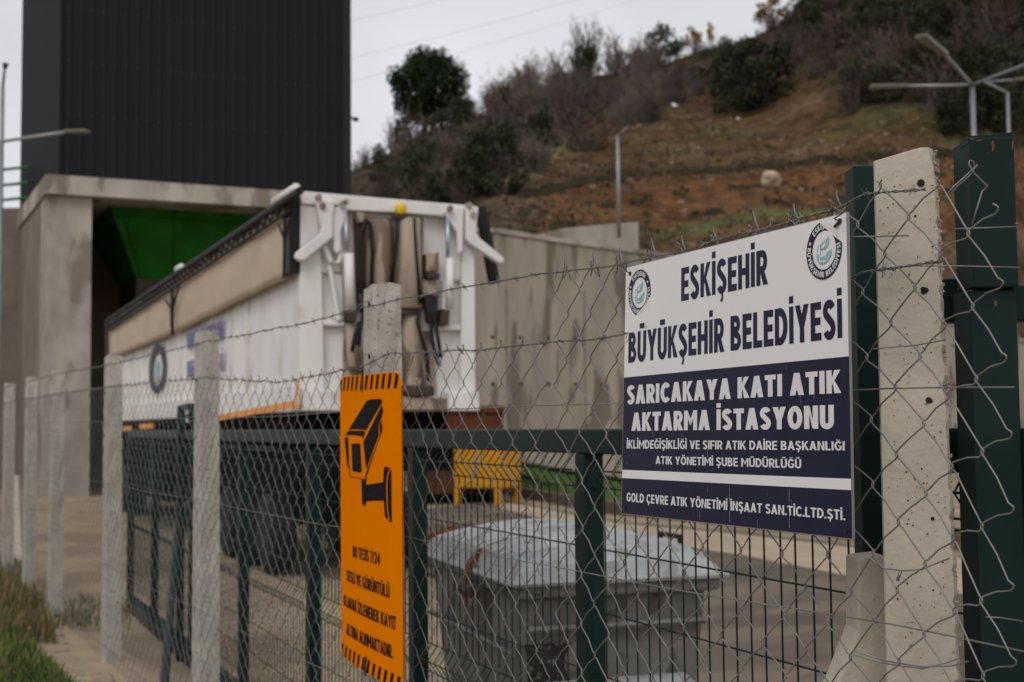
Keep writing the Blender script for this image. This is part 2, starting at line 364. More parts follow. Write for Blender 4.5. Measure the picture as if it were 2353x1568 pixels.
# ------------------------------------------------------------------ kerb and grass bank before the retaining wall
kp = [(800, 1085), (1000, 1110), (1150, 1135), (1430, 1185), (1695, 1207), (2000, 1243), (2400, 1290), (2900, 1360)]
kw = [onz(x, y, YARD) for x, y in kp]
b = MB()
for a, c in zip(kw[:-1], kw[1:]):
    d = (c - a); L = d.length; d.normalize(); n = Vector((-d.y, d.x, 0)); m_ = (a + c) / 2
    k = max(1, int(L / 1.0))
    for i in range(k):
        q = a + d * (L * (i + 0.5) / k)
        b.box((q.x, q.y, YARD + 0.11), (L / k - 0.012, 0.16, 0.30), d, n)
tag(b.build("kerb", M['kerb']), kind='structure')
WY = 42.0                                   # the wall stands across the view at this distance
b = MB(); nseg = 40; cols = []
rows = 10
for i in range(nseg + 1):
    t = i / nseg * (len(kw) - 1); k = min(int(t), len(kw) - 2); a = kw[k].lerp(kw[k + 1], t - k)
    far = Vector((a.x + 3.0, max(WY + 0.4, a.y + 1), 0))
    if a.y > WY - 4: far = Vector((a.x + 1, a.y + 6, 0))
    for j in range(rows + 1):
        q = a.lerp(far, j / rows)
        b.v.append(Vector((q.x, q.y, YARD + 0.22 + 0.75 * (j / rows) ** 1.2 + 0.06 * noise.noise((q.x * .5, q.y * .5, 3)))))
for i in range(nseg):
    for j in range(rows):
        p = i * (rows + 1) + j; b.f.append((p, p + rows + 1, p + rows + 2, p + 1))
tag(b.build("lawn", M['grass'], smooth=True), kind='structure')

# ------------------------------------------------------------------ retaining wall
wt = [(900, 522), (1143, 536), (1300, 560), (1560, 596), (1800, 640), (2190, 748), (2400, 800)]
wl = thing("retaining_wall", "long stained concrete retaining wall at the foot of the brown hillside", "wall", onY(1300, 1060, WY))
wp = [onY(x, y, WY) for x, y in wt]
front = [Vector((p.x, WY, p.z)) for p in wp] + [Vector((wp[-1].x, WY, -0.6)), Vector((wp[0].x, WY, -0.6))]
MB().ext(front, (0, 0.5, 0)).build("wall_face", M['wallc'], wl)
cp = MB()
for a, c in zip(wp[:-1], wp[1:]):
    cp.prism([a + Vector((0, -0.06, 0)), c + Vector((0, -0.06, 0)), c + Vector((0, -0.06, 0.16)), a + Vector((0, -0.06, 0.16))],
             [a + Vector((0, 0.9, 0.004)), c + Vector((0, 0.9, 0.004)), c + Vector((0, 0.9, 0.16)), a + Vector((0, 0.9, 0.16))])
cp.build("coping", M['conc'], wl)
jn = MB()                                   # shutter joints and tie holes
for k in range(9):
    p = wp[0].lerp(wp[-1], 0.04 + k / 9.5); jn.box((p.x, WY - 0.002, 3.0), (0.022, 0.012, 6.6))
jn.build_each("joint", M['hole'], wl)
th = MB()
for k in range(26):
    for zz in (1.4, 3.0, 4.6):
        p = wp[0].lerp(wp[-1], 0.015 + k / 27)
        if zz < p.z - 0.4: th.box((p.x, WY - 0.004, zz), (0.1, 0.03, 0.1))
th.build_each("tie_hole", M['hole'], wl)
pw = thing("parapet_wall", "pale concrete parapet with a square end on top of the stained wall", "wall", onY(1467, 575, WY + 1.2))
q = [onY(x, y, WY + 1.2) for x, y in ((1240, 590), (1240, 537), (1300, 524), (1400, 515), (1467, 510), (1469, 600))]
MB().ext(q, (0, 0.6, 0)).build("parapet_block", M['conc'], pw)

# ------------------------------------------------------------------ hillside: terrain
def lerpc(pts, x):
    for (a, b_), (c, d) in zip(pts[:-1], pts[1:]):
        if x <= c: t = (x - a) / (c - a); return b_ + (d - b_) * max(0, t)
    return pts[-1][1]
RIDGE = [(500, 470), (805, 392), (900, 345), (1000, 300), (1110, 262), (1250, 200), (1400, 168), (1500, 152), (1600, 122), (1700, 98), (1780, 72), (1850, 20), (1950, -60), (2100, -170), (2353, -320), (2700, -480)]
FOOT = [(500, 620), (900, 600), (1143, 540), (1300, 560), (1500, 580), (1800, 640), (2200, 760), (2700, 880)]
D0 = [(500, 62), (900, 52), (1143, 48.7), (1500, 51.2), (2000, 55), (2700, 62)]
D1 = [(500, 150), (900, 120), (1250, 112), (1600, 110), (2000, 95), (2700, 90)]
def hill_pt(x, t, nz=True):
    d0, d1 = lerpc(D0, x), lerpc(D1, x); D = d0 + (d1 - d0) * t
    y0, y1 = lerpc(FOOT, x), lerpc(RIDGE, x)
    g = t ** 0.72
    y = y0 + (y1 - y0) * g
    p = P(x, y, D)
    if nz and t > 0.02:
        p.z += (0.5 * noise.noise((p.x * .16, p.y * .16, 1)) + 0.28 * noise.noise((p.x * .5, p.y * .5, 4))) * min(1, t * 5) + 0.15 * noise.noise((p.x * 1.5, p.y * 1.5, 7)) + .22 * noise.noise((p.x * .25, p.z * 1.1, 3)) * min(1, t * 6)
    return p
def hill_t(x, y):
    y0, y1 = lerpc(FOOT, x), lerpc(RIDGE, x); g = max(0, min(1, (y - y0) / (y1 - y0))); return g ** (1 / 0.72)
LOW = [(1740, 95), (1830, 190), (1900, 225), (2000, 250), (2200, 270), (2353, 285), (2700, 300)]
def lo_y(x): return lerpc(LOW, x)
hb = MB(); HX = [500 + 16 * i for i in range(138)]; HT = [i / 110 for i in range(111)]
soil = []
for x in HX:
    for t in HT:
        p = hill_pt(x, t); hb.v.append(p)
        g = t ** 0.72; y = lerpc(FOOT, x) + (lerpc(RIDGE, x) - lerpc(FOOT, x)) * g
        n1 = noise.noise((p.x * .09, p.y * .09, 2)); n2 = noise.noise((p.x * .3, p.y * .3, 5)); n3 = noise.noise((p.x * 1.1, p.y * 1.1, 9))
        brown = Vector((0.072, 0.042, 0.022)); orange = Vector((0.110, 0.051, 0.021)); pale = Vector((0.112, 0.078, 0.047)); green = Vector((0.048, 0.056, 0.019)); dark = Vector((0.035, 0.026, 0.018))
        c = brown.lerp(pale, sstep(-0.1, 0.5, n2) * 0.6)
        # freshly cut bank: an orange band of bare subsoil
        top = 455 - 0.095 * (x - 1200) + 26 * n1; bot = 545 - 0.03 * (x - 1200) + 30 * n2
        k = sstep(top - 34, top + 12, y) * (1 - sstep(bot - 20, bot + 26, y)) * sstep(1120, 1260, x)
        c = c.lerp(orange, k * (0.85 + 0.3 * n3))
        gy = 533 - 0.105 * (x - 1470)       # narrow grassy ledge
        k = 1.3 * math.exp(-((y - gy - 6 * n2) / 11.0) ** 2) * sstep(1430, 1500, x) * (1 - sstep(2000, 2250, x))
        c = c.lerp(Vector((0.072, 0.088, 0.030)), min(1, k))
        k = sstep(-0.05, 0.35, n1 + 0.5 * n2) * (1 - sstep(300, 360, y - 0.0 * x)) * 0.8
        c = c.lerp(green, max(0, k * 0.8))
        if x < 1250: c = c.lerp(Vector((0.088, 0.066, 0.042)), 0.7); c = c.lerp(green, 0.35 * sstep(0, .4, n1))
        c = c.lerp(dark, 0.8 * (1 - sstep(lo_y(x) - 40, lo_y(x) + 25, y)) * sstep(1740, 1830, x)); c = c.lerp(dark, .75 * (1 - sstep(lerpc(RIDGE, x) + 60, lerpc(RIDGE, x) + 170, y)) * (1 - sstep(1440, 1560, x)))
        gl = math.exp(-((y - (430 - (x - 1150) * 0.62)) / 13) ** 2) * sstep(1100, 1150, x) * (1 - sstep(1330, 1400, x))
        c = c.lerp(Vector((0.13, 0.125, 0.06)), gl)
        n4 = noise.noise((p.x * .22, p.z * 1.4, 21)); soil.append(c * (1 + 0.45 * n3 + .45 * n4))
nt_ = len(HT)
for i in range(len(HX) - 1):
    for j in range(nt_ - 1):
        p = i * nt_ + j; hb.f.append((p, p + nt_, p + nt_ + 1, p + 1))
# the back of the hill falls away behind the ridge
o = len(hb.v)
for x in HX:
    p = hill_pt(x, 1.0); q = Vector((p.x, p.y, 0)).normalized()
    hb.v += [p + q * 14 + Vector((0, 0, 1.2)), p + q * 70 + Vector((0, 0, -p.z - 1))]; soil += [Vector((.08, .06, .04))] * 2
for i in range(len(HX) - 1):
    a, c = i * nt_ + nt_ - 1, (i + 1) * nt_ + nt_ - 1
    hb.f += [(a, c, o + 2 * i + 2, o + 2 * i), (o + 2 * i, o + 2 * i + 2, o + 2 * i + 3, o + 2 * i + 1)]
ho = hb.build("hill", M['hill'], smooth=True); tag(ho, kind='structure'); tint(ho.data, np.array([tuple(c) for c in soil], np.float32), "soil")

# ------------------------------------------------------------------ vegetation
def leaf_cloud(seed, n, blobs, size, cols, flat=0.0):
    """small folded leaf sprays gathered in clumps; blobs = (centre, radius)"""
    rg = random.Random(seed); b = MB(); tints = []
    wts = [r ** 2 for c, r in blobs]
    for _ in range(n):
        c, r = rg.choices(blobs, wts)[0]
        while True:
            d = Vector((rg.uniform(-1, 1), rg.uniform(-1, 1), rg.uniform(-1, 1)))
            if 0.05 < d.length < 1: break
        rr = r * (0.45 + 0.62 * rg.random() ** 0.6)
        p = Vector(c) + d.normalized() * rr
        a = Vector((rg.gauss(0, 1), rg.gauss(0, 1), rg.gauss(0, 1))).normalized(); e = a.orthogonal().normalized()
        e = (Matrix.Rotation(rg.uniform(0, 6.28), 3, a) @ e); s = size * rg.uniform(0.5, 1.4); f = a.cross(e)
        o = len(b.v)
        b.v += [p - e * s, p + f * s * 0.55 + a * s * .15, p + e * s, p - f * s * 0.55 + a * s * .15]; b.f.append((o, o + 1, o + 2, o + 3))
        col = Vector(cols[rg.randrange(len(cols))]) * rg.uniform(0.6, 1.35)
        tints += [tuple(col)] * 4
    b.c = np.array(tints, np.float32); return b
def limbs(seed, h, n, r, spread=0.5, sub=3, base_n=4, curve=0.25):
    rg = random.Random(seed); b = MB()
    for i in range(n):
        a = rg.uniform(0, 6.28); lean = rg.uniform(0.1, 1) * spread; L = h * rg.uniform(0.55, 1.05)
        pts = []; p = Vector((rg.gauss(0, .06 * h), rg.gauss(0, .06 * h), -0.25)); d = Vector((math.cos(a) * lean, math.sin(a) * lean, 1)).normalized()
        for k in range(5):
            pts.append(p.copy()); p = p + d * L / 4; d = (d + Vector((rg.gauss(0, curve), rg.gauss(0, curve), rg.gauss(0.05, .1))) * .6).normalized()
        b.tube(pts, [r * (1 - .2 * k) + .004 for k in range(5)], base_n)
        for _ in range(sub):
            k = rg.randrange(1, 4); q = pts[k].lerp(pts[k + 1], rg.random()); dd = (pts[k + 1] - pts[k]).normalized() + Vector((rg.gauss(0, .6), rg.gauss(0, .6), rg.gauss(.1, .3))); dd.normalize()
            l2 = L * rg.uniform(.2, .42); m_ = q + dd * l2 * .5 + Vector((rg.gauss(0, .05), rg.gauss(0, .05), .04)) * L * .3
            b.tube([q, m_, q + dd * l2 + Vector((0, 0, .06 * L))], [r * .5, r * .35, .006], 3)
            for __ in range(2):
                q2 = m_.lerp(q + dd * l2, rg.random()); e = dd + Vector((rg.gauss(0, .6), rg.gauss(0, .6), rg.gauss(.2, .3))); b.tube([q2, q2 + e.normalized() * l2 * .5], [r * .3, .005], 3)
    return b
GREENS = [(0.034, 0.046, 0.021), (0.048, 0.060, 0.029), (0.026, 0.033, 0.017), (0.054, 0.055, 0.031)]
PINE = [(0.02, 0.042, 0.010), (0.03, 0.056, 0.013), (0.013, 0.027, 0.008)]
OLIVE = [(0.07, 0.085, 0.055), (0.09, 0.105, 0.07), (0.045, 0.058, 0.038)]
BROWN = [(0.056, 0.038, 0.026), (0.07, 0.052, 0.038), (0.042, 0.031, 0.024), (0.08, 0.042, 0.024)]
YEL = [(0.42, 0.23, 0.006), (0.34, 0.19, 0.008), (0.2, 0.14, 0.015)]
def blobs(seed, n, w, h, r, z0=0.0, conic=0.0, dome=False):
    rg = random.Random(seed); out = []
    for _ in range(n):
        t = rg.random(); a = rg.uniform(0, 6.28); ww = w * (1 - conic * t) * (math.sqrt(max(0.05, 1 - (2 * t - 0.75) ** 2 / 1.7)) if not dome else math.sqrt(max(.03, 1 - t * t)))
        q = ww * math.sqrt(rg.random()) * 0.85
        out.append(((q * math.cos(a), q * math.sin(a), z0 + t * h), r * rg.uniform(.6, 1.2)))
    return out
# prototypes, unit height; every plant is trunk (or twigs) > crown
KINDS = {}
def proto(kind, crown_mb, stem_mb, stem_mat):
    r = bpy.data.objects.new(kind, None)
    ob = []
    if crown_mb:
        crown_mb_o = crown_mb.build("crown", M['leafd']); ob.append(crown_mb_o)
    st_ = stem_mb.build("trunk" if crown_mb else "twigs", stem_mat); ob.append(st_)
    for o_ in ob: C.objects.unlink(o_)
    KINDS.setdefault(kind, []).append(ob)
for s in range(3):
    proto("evergreen_shrub", leaf_cloud(10 + s, 6500, blobs(s, 42, .60, .80, .125, .06) + blobs(s + 5, 16, .72, .95, .07, .1), .024, GREENS), limbs(s, 1.0, 16, .011, .6, 5), M['bark'])
    proto("brown_shrub", leaf_cloud(20 + s, 1100, blobs(40 + s, 22, .6, .62, .17, .12), .024, BROWN), limbs(30 + s, .95, 34, .008, .75, 5), M['twig'])
    proto("bare_shrub", None, limbs(50 + s, 1.0, 46, .0085, .7, 6), M['twig'])
proto("conical_shrub", leaf_cloud(70, 2400, blobs(9, 28, .42, .85, .13, .1, conic=.85), .032, GREENS), limbs(71, .9, 3, .02, .1), M['bark'])
proto("olive_tree", leaf_cloud(80, 2300, blobs(12, 26, .44, .58, .15, .36), .028, OLIVE), limbs(81, .85, 6, .02, .45), M['bark'])
proto("yellow_tree", leaf_cloud(90, 1100, blobs(14, 16, .36, .6, .14, .35), .032, YEL), limbs(91, .95, 7, .012, .4), M['twig'])
def ball(seed, n, w_, h_, zc, r):
    rg = random.Random(seed); out = []
    for _ in range(n):
        d = Vector((rg.gauss(0, 1), rg.gauss(0, 1), rg.gauss(0, 1))).normalized() * (rg.random() ** .33 if rg.random() < .4 else rg.uniform(.82, 1.0))
        out.append(((d.x * w_, d.y * w_, zc + d.z * h_), r * rg.uniform(.7, 1.25)))
    return out
proto("pine_tree", leaf_cloud(95, 15000, ball(15, 150, .36, .37, .55, .10), .0185, PINE), limbs(96, .8, 5, .02, .25), M['bark'])
def plant(kind, x, y, h_px, label, cat, group=None, wide=1.0, var=None, seed=0, sink=.1):
    t = hill_t(x, y); p = hill_pt(x, t); D = (p - EYE).dot(fwd); h = h_px * D / F
    rg = random.Random(x * 7 + y * 13 + seed)
    obs = KINDS[kind][rg.randrange(len(KINDS[kind])) if var is None else var]
    r = thing(kind, label, cat, p - Vector((0, 0, h * sink * .3)), group)
    r.rotation_euler.z = rg.uniform(0, 6.28); r.scale = (h * wide, h * wide, h)
    for o_ in obs:
        c = o_.copy(); C.objects.link(c); c.parent = r
    return r
# named plants (picture column, picture row of the foot, height)
plant("pine_tree", 985, 302, 205, "round-crowned dark green pine standing on the ridge beside the black tower", "tree", wide=1.06)
plant("evergreen_shrub", 1128, 455, 185, "big dark green bush low on the slope above the white trailer", "bush", wide=.9)
plant("conical_shrub", 1105, 400, 130, "upright dark green bush rising behind the big low bush", "bush", wide=.9)
plant("evergreen_shrub", 985, 455, 150, "dark bush at the hill foot directly above the trailer's back beam", "bush", wide=.9)
plant("evergreen_shrub", 1735, 240, 175, "broad dark green bush on the bare slope below the skyline", "bush", wide=1.2)
plant("evergreen_shrub", 1680, 210, 120, "smaller dark bush leaning on the broad dark green bush", "bush", wide=1.0)
plant("olive_tree", 1528, 145, 100, "grey-green olive tree alone on the skyline between bare bushes and yellow tree", "tree", wide=1.2)
plant("olive_tree", 1470, 172, 60, "small grey-green olive bush on the skyline below the olive tree", "tree", wide=1.3)
plant("yellow_tree", 1594, 121, 62, "low yellow-leaved tree next to the olive tree on the skyline", "tree", wide=1.1)
plant("yellow_tree", 1634, 108, 62, "thin yellow-leaved sapling sticking up from the skyline", "tree", wide=.55)
plant("yellow_tree", 1772, 66, 74, "widest yellow-leaved tree on the skyline at the top of the hill", "tree", wide=1.5)
plant("olive_tree", 1850, 36, 70, "grey-green tree cut by the top edge of the photo", "tree", wide=1.4)
plant("bare_shrub", 1345, 172, 145, "leafless bush with the tallest upright twigs on the skyline", "bush", wide=.55)
plant("evergreen_shrub", 1345, 185, 85, "dark leafy bush at the foot of the tall upright twigs", "bush", wide=.75)
plant("bare_shrub", 1215, 225, 110, "leafless grey bush on the skyline right of the pine", "bush", wide=.7)
plant("brown_shrub", 1160, 285, 125, "brown leafy bush on the skyline nearest the pine", "bush", wide=.6)
plant("brown_shrub", 1065, 300, 95, "rusty brown bush at the foot of the pine", "bush", wide=.7)
plant("brown_shrub", 960, 345, 110, "brown thicket below the pine trunk", "bush", wide=.9)
plant("evergreen_shrub", 925, 300, 70, "dark green undergrowth bush at the left foot of the pine", "bush", wide=.6)
plant("brown_shrub", 1335, 345, 130, "wide brown thicket hanging over the grassy gully", "bush", wide=1.1)
plant("bare_shrub", 1265, 300, 150, "tall leafless grey thicket in the middle of the hill", "bush", wide=.8)
plant("conical_shrub", 1255, 340, 90, "dark bush in the lower edge of the brown thickets", "bush", wide=1.1)
plant("olive_tree", 870, 362, 40, "tiny round tree on the far low shoulder of the hill", "tree", wide=1.0)
plant("bare_shrub", 840, 385, 70, "leafless tree on the far shoulder next to the black tower", "tree", wide=.5)
plant("bare_shrub", 820, 395, 50, "small leafless bush against the edge of the black tower", "bush", wide=.7)
plant("bare_shrub", 905, 345, 80, "leafless bush left of the pine on the low shoulder", "bush", wide=.7)
plant("brown_shrub", 1955, 262, 95, "reddish brown bush at the top of the bare slope", "bush", wide=.6)
plant("conical_shrub", 2010, 130, 110, "pointed dark conifer high on the wooded part of the hill", "tree", wide=.7)
plant("evergreen_shrub", 2225, 300, 150, "wide dark bush behind the branching street lamp", "bush", wide=.95)
plant("evergreen_shrub", 2345, 300, 170, "dark bush at the right edge of the photo beside the street lamp", "bush", wide=.9)
rg = random.Random(5)
for _ in range(46):
    x = rg.uniform(1090, 1500); plant(rg.choice(["bare_shrub", "bare_shrub", "brown_shrub"]), x, lerpc(RIDGE, x) + rg.uniform(4, 130) ** 1.0, rg.uniform(60, 115),
        "leafless brown bush in the thicket along the ridge", "bush", "leafless bushes along the ridge", .8)
for _ in range(46):
    x = rg.uniform(880, 1250); y0 = lerpc(RIDGE, x); plant(rg.choice(["brown_shrub", "evergreen_shrub", "bare_shrub", "brown_shrub", "bare_shrub"]), x, y0 + rg.uniform(20, 210), rg.uniform(55, 115),
        "bush in the dark thicket on the lower left slope", "bush", "bushes on the lower left slope", .95)
for _ in range(34):
    x = rg.uniform(1440, 1800); y0 = lerpc(RIDGE, x); plant(rg.choice(["brown_shrub", "bare_shrub"]), x, y0 + rg.uniform(10, 110), rg.uniform(30, 65),
        "low brown scrub bush scattered on the slope under the skyline", "bush", "low scrub under the skyline", 1.1)
for _ in range(150):
    x = rg.uniform(1800, 2560); lo = lo_y(x); y = rg.uniform(-120, lo)
    if y < lerpc(RIDGE, x): y = lerpc(RIDGE, x) + rg.uniform(0, 60)
    hp = rg.uniform(80, 150)
    if x < 1960: y = max(y, lerpc(RIDGE, x) + 30 + rg.uniform(0, 30)); hp = min(hp, 60 + (x - 1800) * .35)
    plant(rg.choice(["brown_shrub", "evergreen_shrub", "brown_shrub", "evergreen_shrub", "conical_shrub"]), x, y, hp,
        "bush in the dark wood covering the upper right hillside", "bush", "bushes of the upper right wood", .95)
# dry weeds and stones on the hill: nobody could count them
rg = random.Random(8); wb = MB(); tn = []
for _ in range(16000):
    x = rg.uniform(820, 2500); t = rg.random() ** 1.2; p = hill_pt(x, t); s = rg.uniform(.05, .22)
    n1 = noise.noise((p.x * .12, p.y * .12, 12))
    if rg.random() > 0.5 + n1: continue
    a = rg.uniform(0, 6.28); e = Vector((math.cos(a), math.sin(a), 0)) * s * .5; o = len(wb.v)
    wb.v += [p - e, p + e, p + e * 1.3 + Vector((0, 0, s)), p - e * .9 + Vector((rg.gauss(0, .1), 0, s * .8))]; wb.f.append((o, o + 1, o + 2, o + 3))
    c = rg.choice([(.085, .06, .036), (.07, .06, .03), (.06, .045, .028), (.11, .08, .05)]); tn += [c] * 4
for _ in range(5200):  # dark tufts set along the cut's terrace edges in place of their shadow lines
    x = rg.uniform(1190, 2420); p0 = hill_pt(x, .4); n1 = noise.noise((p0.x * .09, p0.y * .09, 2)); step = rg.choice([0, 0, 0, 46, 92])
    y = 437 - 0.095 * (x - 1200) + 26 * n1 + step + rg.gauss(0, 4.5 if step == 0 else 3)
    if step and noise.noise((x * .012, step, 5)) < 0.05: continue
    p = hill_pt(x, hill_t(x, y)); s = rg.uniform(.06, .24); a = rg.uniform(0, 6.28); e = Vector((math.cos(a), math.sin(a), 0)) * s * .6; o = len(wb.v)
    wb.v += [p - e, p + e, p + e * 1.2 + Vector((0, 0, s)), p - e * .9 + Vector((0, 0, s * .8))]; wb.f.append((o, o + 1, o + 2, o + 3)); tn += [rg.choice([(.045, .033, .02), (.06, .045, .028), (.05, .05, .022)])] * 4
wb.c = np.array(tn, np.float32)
tag(wb.build("weeds", M['blade']), "dry brown weeds over the bare hillside, and dark tufts standing in for shadow lines on the cut bank", "weeds", kind='stuff')
def stone(b, c, s, rg, flat=.7):
    vs = [Vector(v) for v in ((-1, -1, -1), (1, -1, -1), (1, 1, -1), (-1, 1, -1), (-1, -1, 1), (1, -1, 1), (1, 1, 1), (-1, 1, 1))]
    q = Matrix.Rotation(rg.uniform(0, 6.28), 3, 'Z') @ Matrix.Rotation(rg.uniform(-.4, .4), 3, 'X')
    vs = [c + q @ Vector((v.x * s * rg.uniform(.5, 1), v.y * s * rg.uniform(.5, 1), v.z * s * flat * rg.uniform(.5, 1))) for v in vs]
    b.add(vs, [(0, 3, 2, 1), (4, 5, 6, 7), (0, 1, 5, 4), (1, 2, 6, 5), (2, 3, 7, 6), (3, 0, 4, 7)])
sb = MB()
for _ in range(520):
    x = rg.uniform(1130, 2450); y = rg.uniform(260, 560); p = hill_pt(x, hill_t(x, y)); stone(sb, p, rg.choice([.04, .05, .06, .08, .11, .16]), rg)
for _ in range(2600):
    x = rg.uniform(1130, 2450); y = rg.uniform(250, 560); p = hill_pt(x, hill_t(x, y)); stone(sb, p, rg.uniform(.02, .05), rg)
tag(sb.build("stones", M['rock']), "loose pale stones strewn over the bare brown slope", "stones", kind='stuff')
p = hill_pt(1771, hill_t(1771, 420))
me = bpy.data.meshes.new("boulder"); import bmesh
bm = bmesh.new(); bmesh.ops.create_icosphere(bm, subdivisions=3, radius=1)
for v in bm.verts: v.co *= 1 + .35 * noise.noise(v.co * 1.1 + Vector((3, 1, 2))) + .08 * noise.noise(v.co * 4)
bm.to_mesh(me); bm.free(); me.materials.append(M['boulder'])
bo = bpy.data.objects.new("boulder", me); C.objects.link(bo); bo.location = p + Vector((0, 0, .30)); bo.scale = (.52, .46, .44); bo.rotation_euler = (.3, .2, .8)
tag(bo, "large pale boulder lying alone on the orange cut bank", "boulder")
# white litter caught on the slope
for (x, y, s, l) in ((1552, 243, 9, "white scrap of litter high on the slope under the ridge bushes"), (1196, 412, 7, "white scrap of litter beside the big low bush"), (1698, 282, 6, "white scrap of litter below the broad dark bush")):
    b = MB(); p = hill_pt(x, hill_t(x, y)); s = s * (p - EYE).dot(fwd) / F
    b.add([p + Vector((-s, 0, .05)), p + Vector((s * .8, .1, .1)), p + Vector((s, s, s * 1.1)), p + Vector((-s * .5, s, s * 1.4)), p + Vector((0, .5 * s, s * .5))], [(0, 1, 4), (1, 2, 4), (2, 3, 4), (3, 0, 4)])
    tag(b.build("litter", M['signw'], org=p), l, "litter")

# ------------------------------------------------------------------ transfer building: concrete frame, hopper, black tower
BA = R(-2.7); bY = Vector((math.sin(BA), math.cos(BA), 0)); bX = Vector((math.cos(BA), -math.sin(BA), 0))
A0 = P(105, 400, 39.0); zs = A0.z; A0 = Vector((A0.x, A0.y, 0))
def bfront(x, y, d=0.0): return onplane(x, y, A0 + bY * d, bY)
def bu(x, d=0.0): return (bfront(x, 900, d) - A0).dot(bX)
W = bu(808); TH = 0.56
bl = thing("transfer_building", "black corrugated tower standing on a bare concrete frame with a drive-through bay", "building", A0)
def bbox(u0_, u1, v0, v1, z0, z1):
    return MB().box(A0 + bX * ((u0_ + u1) / 2) + bY * ((v0 + v1) / 2) + Vector((0, 0, (z0 + z1) / 2)), (u1 - u0_, v1 - v0, z1 - z0), bX, bY)
bbox(0, W, 0, 10.5, zs - TH, zs).build("slab", M['conc'], bl)
c0, c1 = bu(104), bu(210)
cw = c1 - c0
bbox(c0, c1, 0.25, 1.5, YARD - .2, zs - TH - .002).build("column", M['conc'], bl)
bbox(W - cw - .1, W - .1, 0.25, 1.5, YARD - .2, zs - TH - .002).build("column", M['conc'], bl)
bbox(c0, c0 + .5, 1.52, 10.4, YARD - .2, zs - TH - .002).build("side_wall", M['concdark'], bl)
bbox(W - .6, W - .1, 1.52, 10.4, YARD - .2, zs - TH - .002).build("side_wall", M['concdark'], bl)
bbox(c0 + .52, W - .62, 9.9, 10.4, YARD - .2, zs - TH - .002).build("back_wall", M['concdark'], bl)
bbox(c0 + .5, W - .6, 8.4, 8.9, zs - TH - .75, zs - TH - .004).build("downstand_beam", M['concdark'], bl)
# corrugated tower
tv = 0.35; t0, t1 = bu(130, tv), bu(799, tv)
tc_ = A0 + bX * t0 + bY * tv
dl = (onplane(50, 300, tc_, bX) - tc_).dot(bY)
ZT = 19.0
def corr(org, dx, dn, L, pitch, dep):
    b = MB(); n = int(L / pitch); prof = []
    for k in range(n):
        x = k * L / n; pp = L / n
        prof += [(x, 0), (x + pp * .42, 0), (x + pp * .52, dep), (x + pp * .90, dep)]
    prof.append((L, 0))
    for x, d in prof: b.v += [org + dx * x + dn * d + Vector((0, 0, zs - org.z)), org + dx * x + dn * d + Vector((0, 0, ZT - org.z))]
    b.f = [(2 * i, 2 * i + 2, 2 * i + 3, 2 * i + 1) for i in range(len(prof) - 1)]
    return b
corr(tc_, bX, -bY, t1 - t0, (t1 - t0) / 27, .05).build("front_cladding", M['clad'], bl)
corr(tc_ + bY * dl, -bY, -bX, dl, .3, .05).build("side_cladding", M['clad'], bl)
tb = MB().box(tc_ + bX * ((t1 - t0) / 2) + bY * (dl / 2 + .06) + Vector((0, 0, (zs + ZT) / 2)), (t1 - t0 - .1, dl - .1, ZT - zs - .01), bX, bY); tb.build("tower_core", M['cladtrim'], bl)
MB().box(tc_ + bX * (t1 - t0 - .02) + bY * .02 + Vector((0, 0, (zs + ZT) / 2)), (.26, .22, ZT - zs), bX, bY).build("corner_trim", M['cladtrim'], bl)
MB().box(tc_ + bX * 0.0 + bY * 0.0 + Vector((0, 0, (zs + ZT) / 2)), (.10, .14, ZT - zs), bX, bY).build("corner_trim", M['clad'], bl)
b = MB()
for zz in (zs + 1.9, zs + 3.5, zs + 5.1):
    for k in range(27): b.box(tc_ + bX * ((k + .71) * (t1 - t0) / 27) - bY * .056 + Vector((0, 0, zz)), (.05, .016, .05), bX, bY)
b.build_each("screw", M['screw'], bl)
p = tc_ + bX * (t1 - t0 + .2) + Vector((0, 0, onplane(806, 271, tc_, bY).z))
b = MB().box(p, (.32, .06, .06), bX, bY).box(p + bX * .1 - Vector((0, 0, .05)), (.14, .16, .08), bX, bY); b.build("bracket", M['cladtrim'], bl)
# green hopper hanging inside the bay
hp = thing("hopper", "green steel hopper hanging under the concrete slab over the trailer", "hopper", A0 + bX * 5 + bY * 4 + Vector((0, 0, zs - TH)))
d0 = 1.6
tl, tr, bl_, br_ = [bfront(x, y, d0) for x, y in ((254, 462), (760, 500), (330, 632), (640, 632))]
zt_ = zs - TH - .01; zb_ = bl_.z
def ring(z, a, c, d_0, d_1): return [Vector((*(q.xy), z)) for q in (a + bY * d_0, c + bY * d_0, c + bY * d_1, a + bY * d_1)]
rt, rb_ = ring(zt_, tl, tr, 0, 5.5), ring(zb_, bl_, br_, 1.2, 4.2)
MB().prism(rb_, rt).build("funnel", M['hopper'], hp)
MB().prism(ring(zb_ - .7, bl_, br_, 1.2, 4.2), ring(zb_ - .004, bl_, br_, 1.2, 4.2)).build("chute", M['grime'], hp)
b = MB()
for k in range(5):
    t = k / 4 * .9 + .05; b.tube([rb_[0].lerp(rb_[1], t), rt[0].lerp(rt[1], t)], .05, 4)
b.build_each("stiffener", M['hopper'], hp)
r3 = [a.lerp(c, .86) for a, c in zip(rb_, rt)]; b = MB()
for i in range(4): b.tube([r3[i], r3[(i + 1) % 4]], .07, 4)
b.build("flange", M['hopper'], hp)
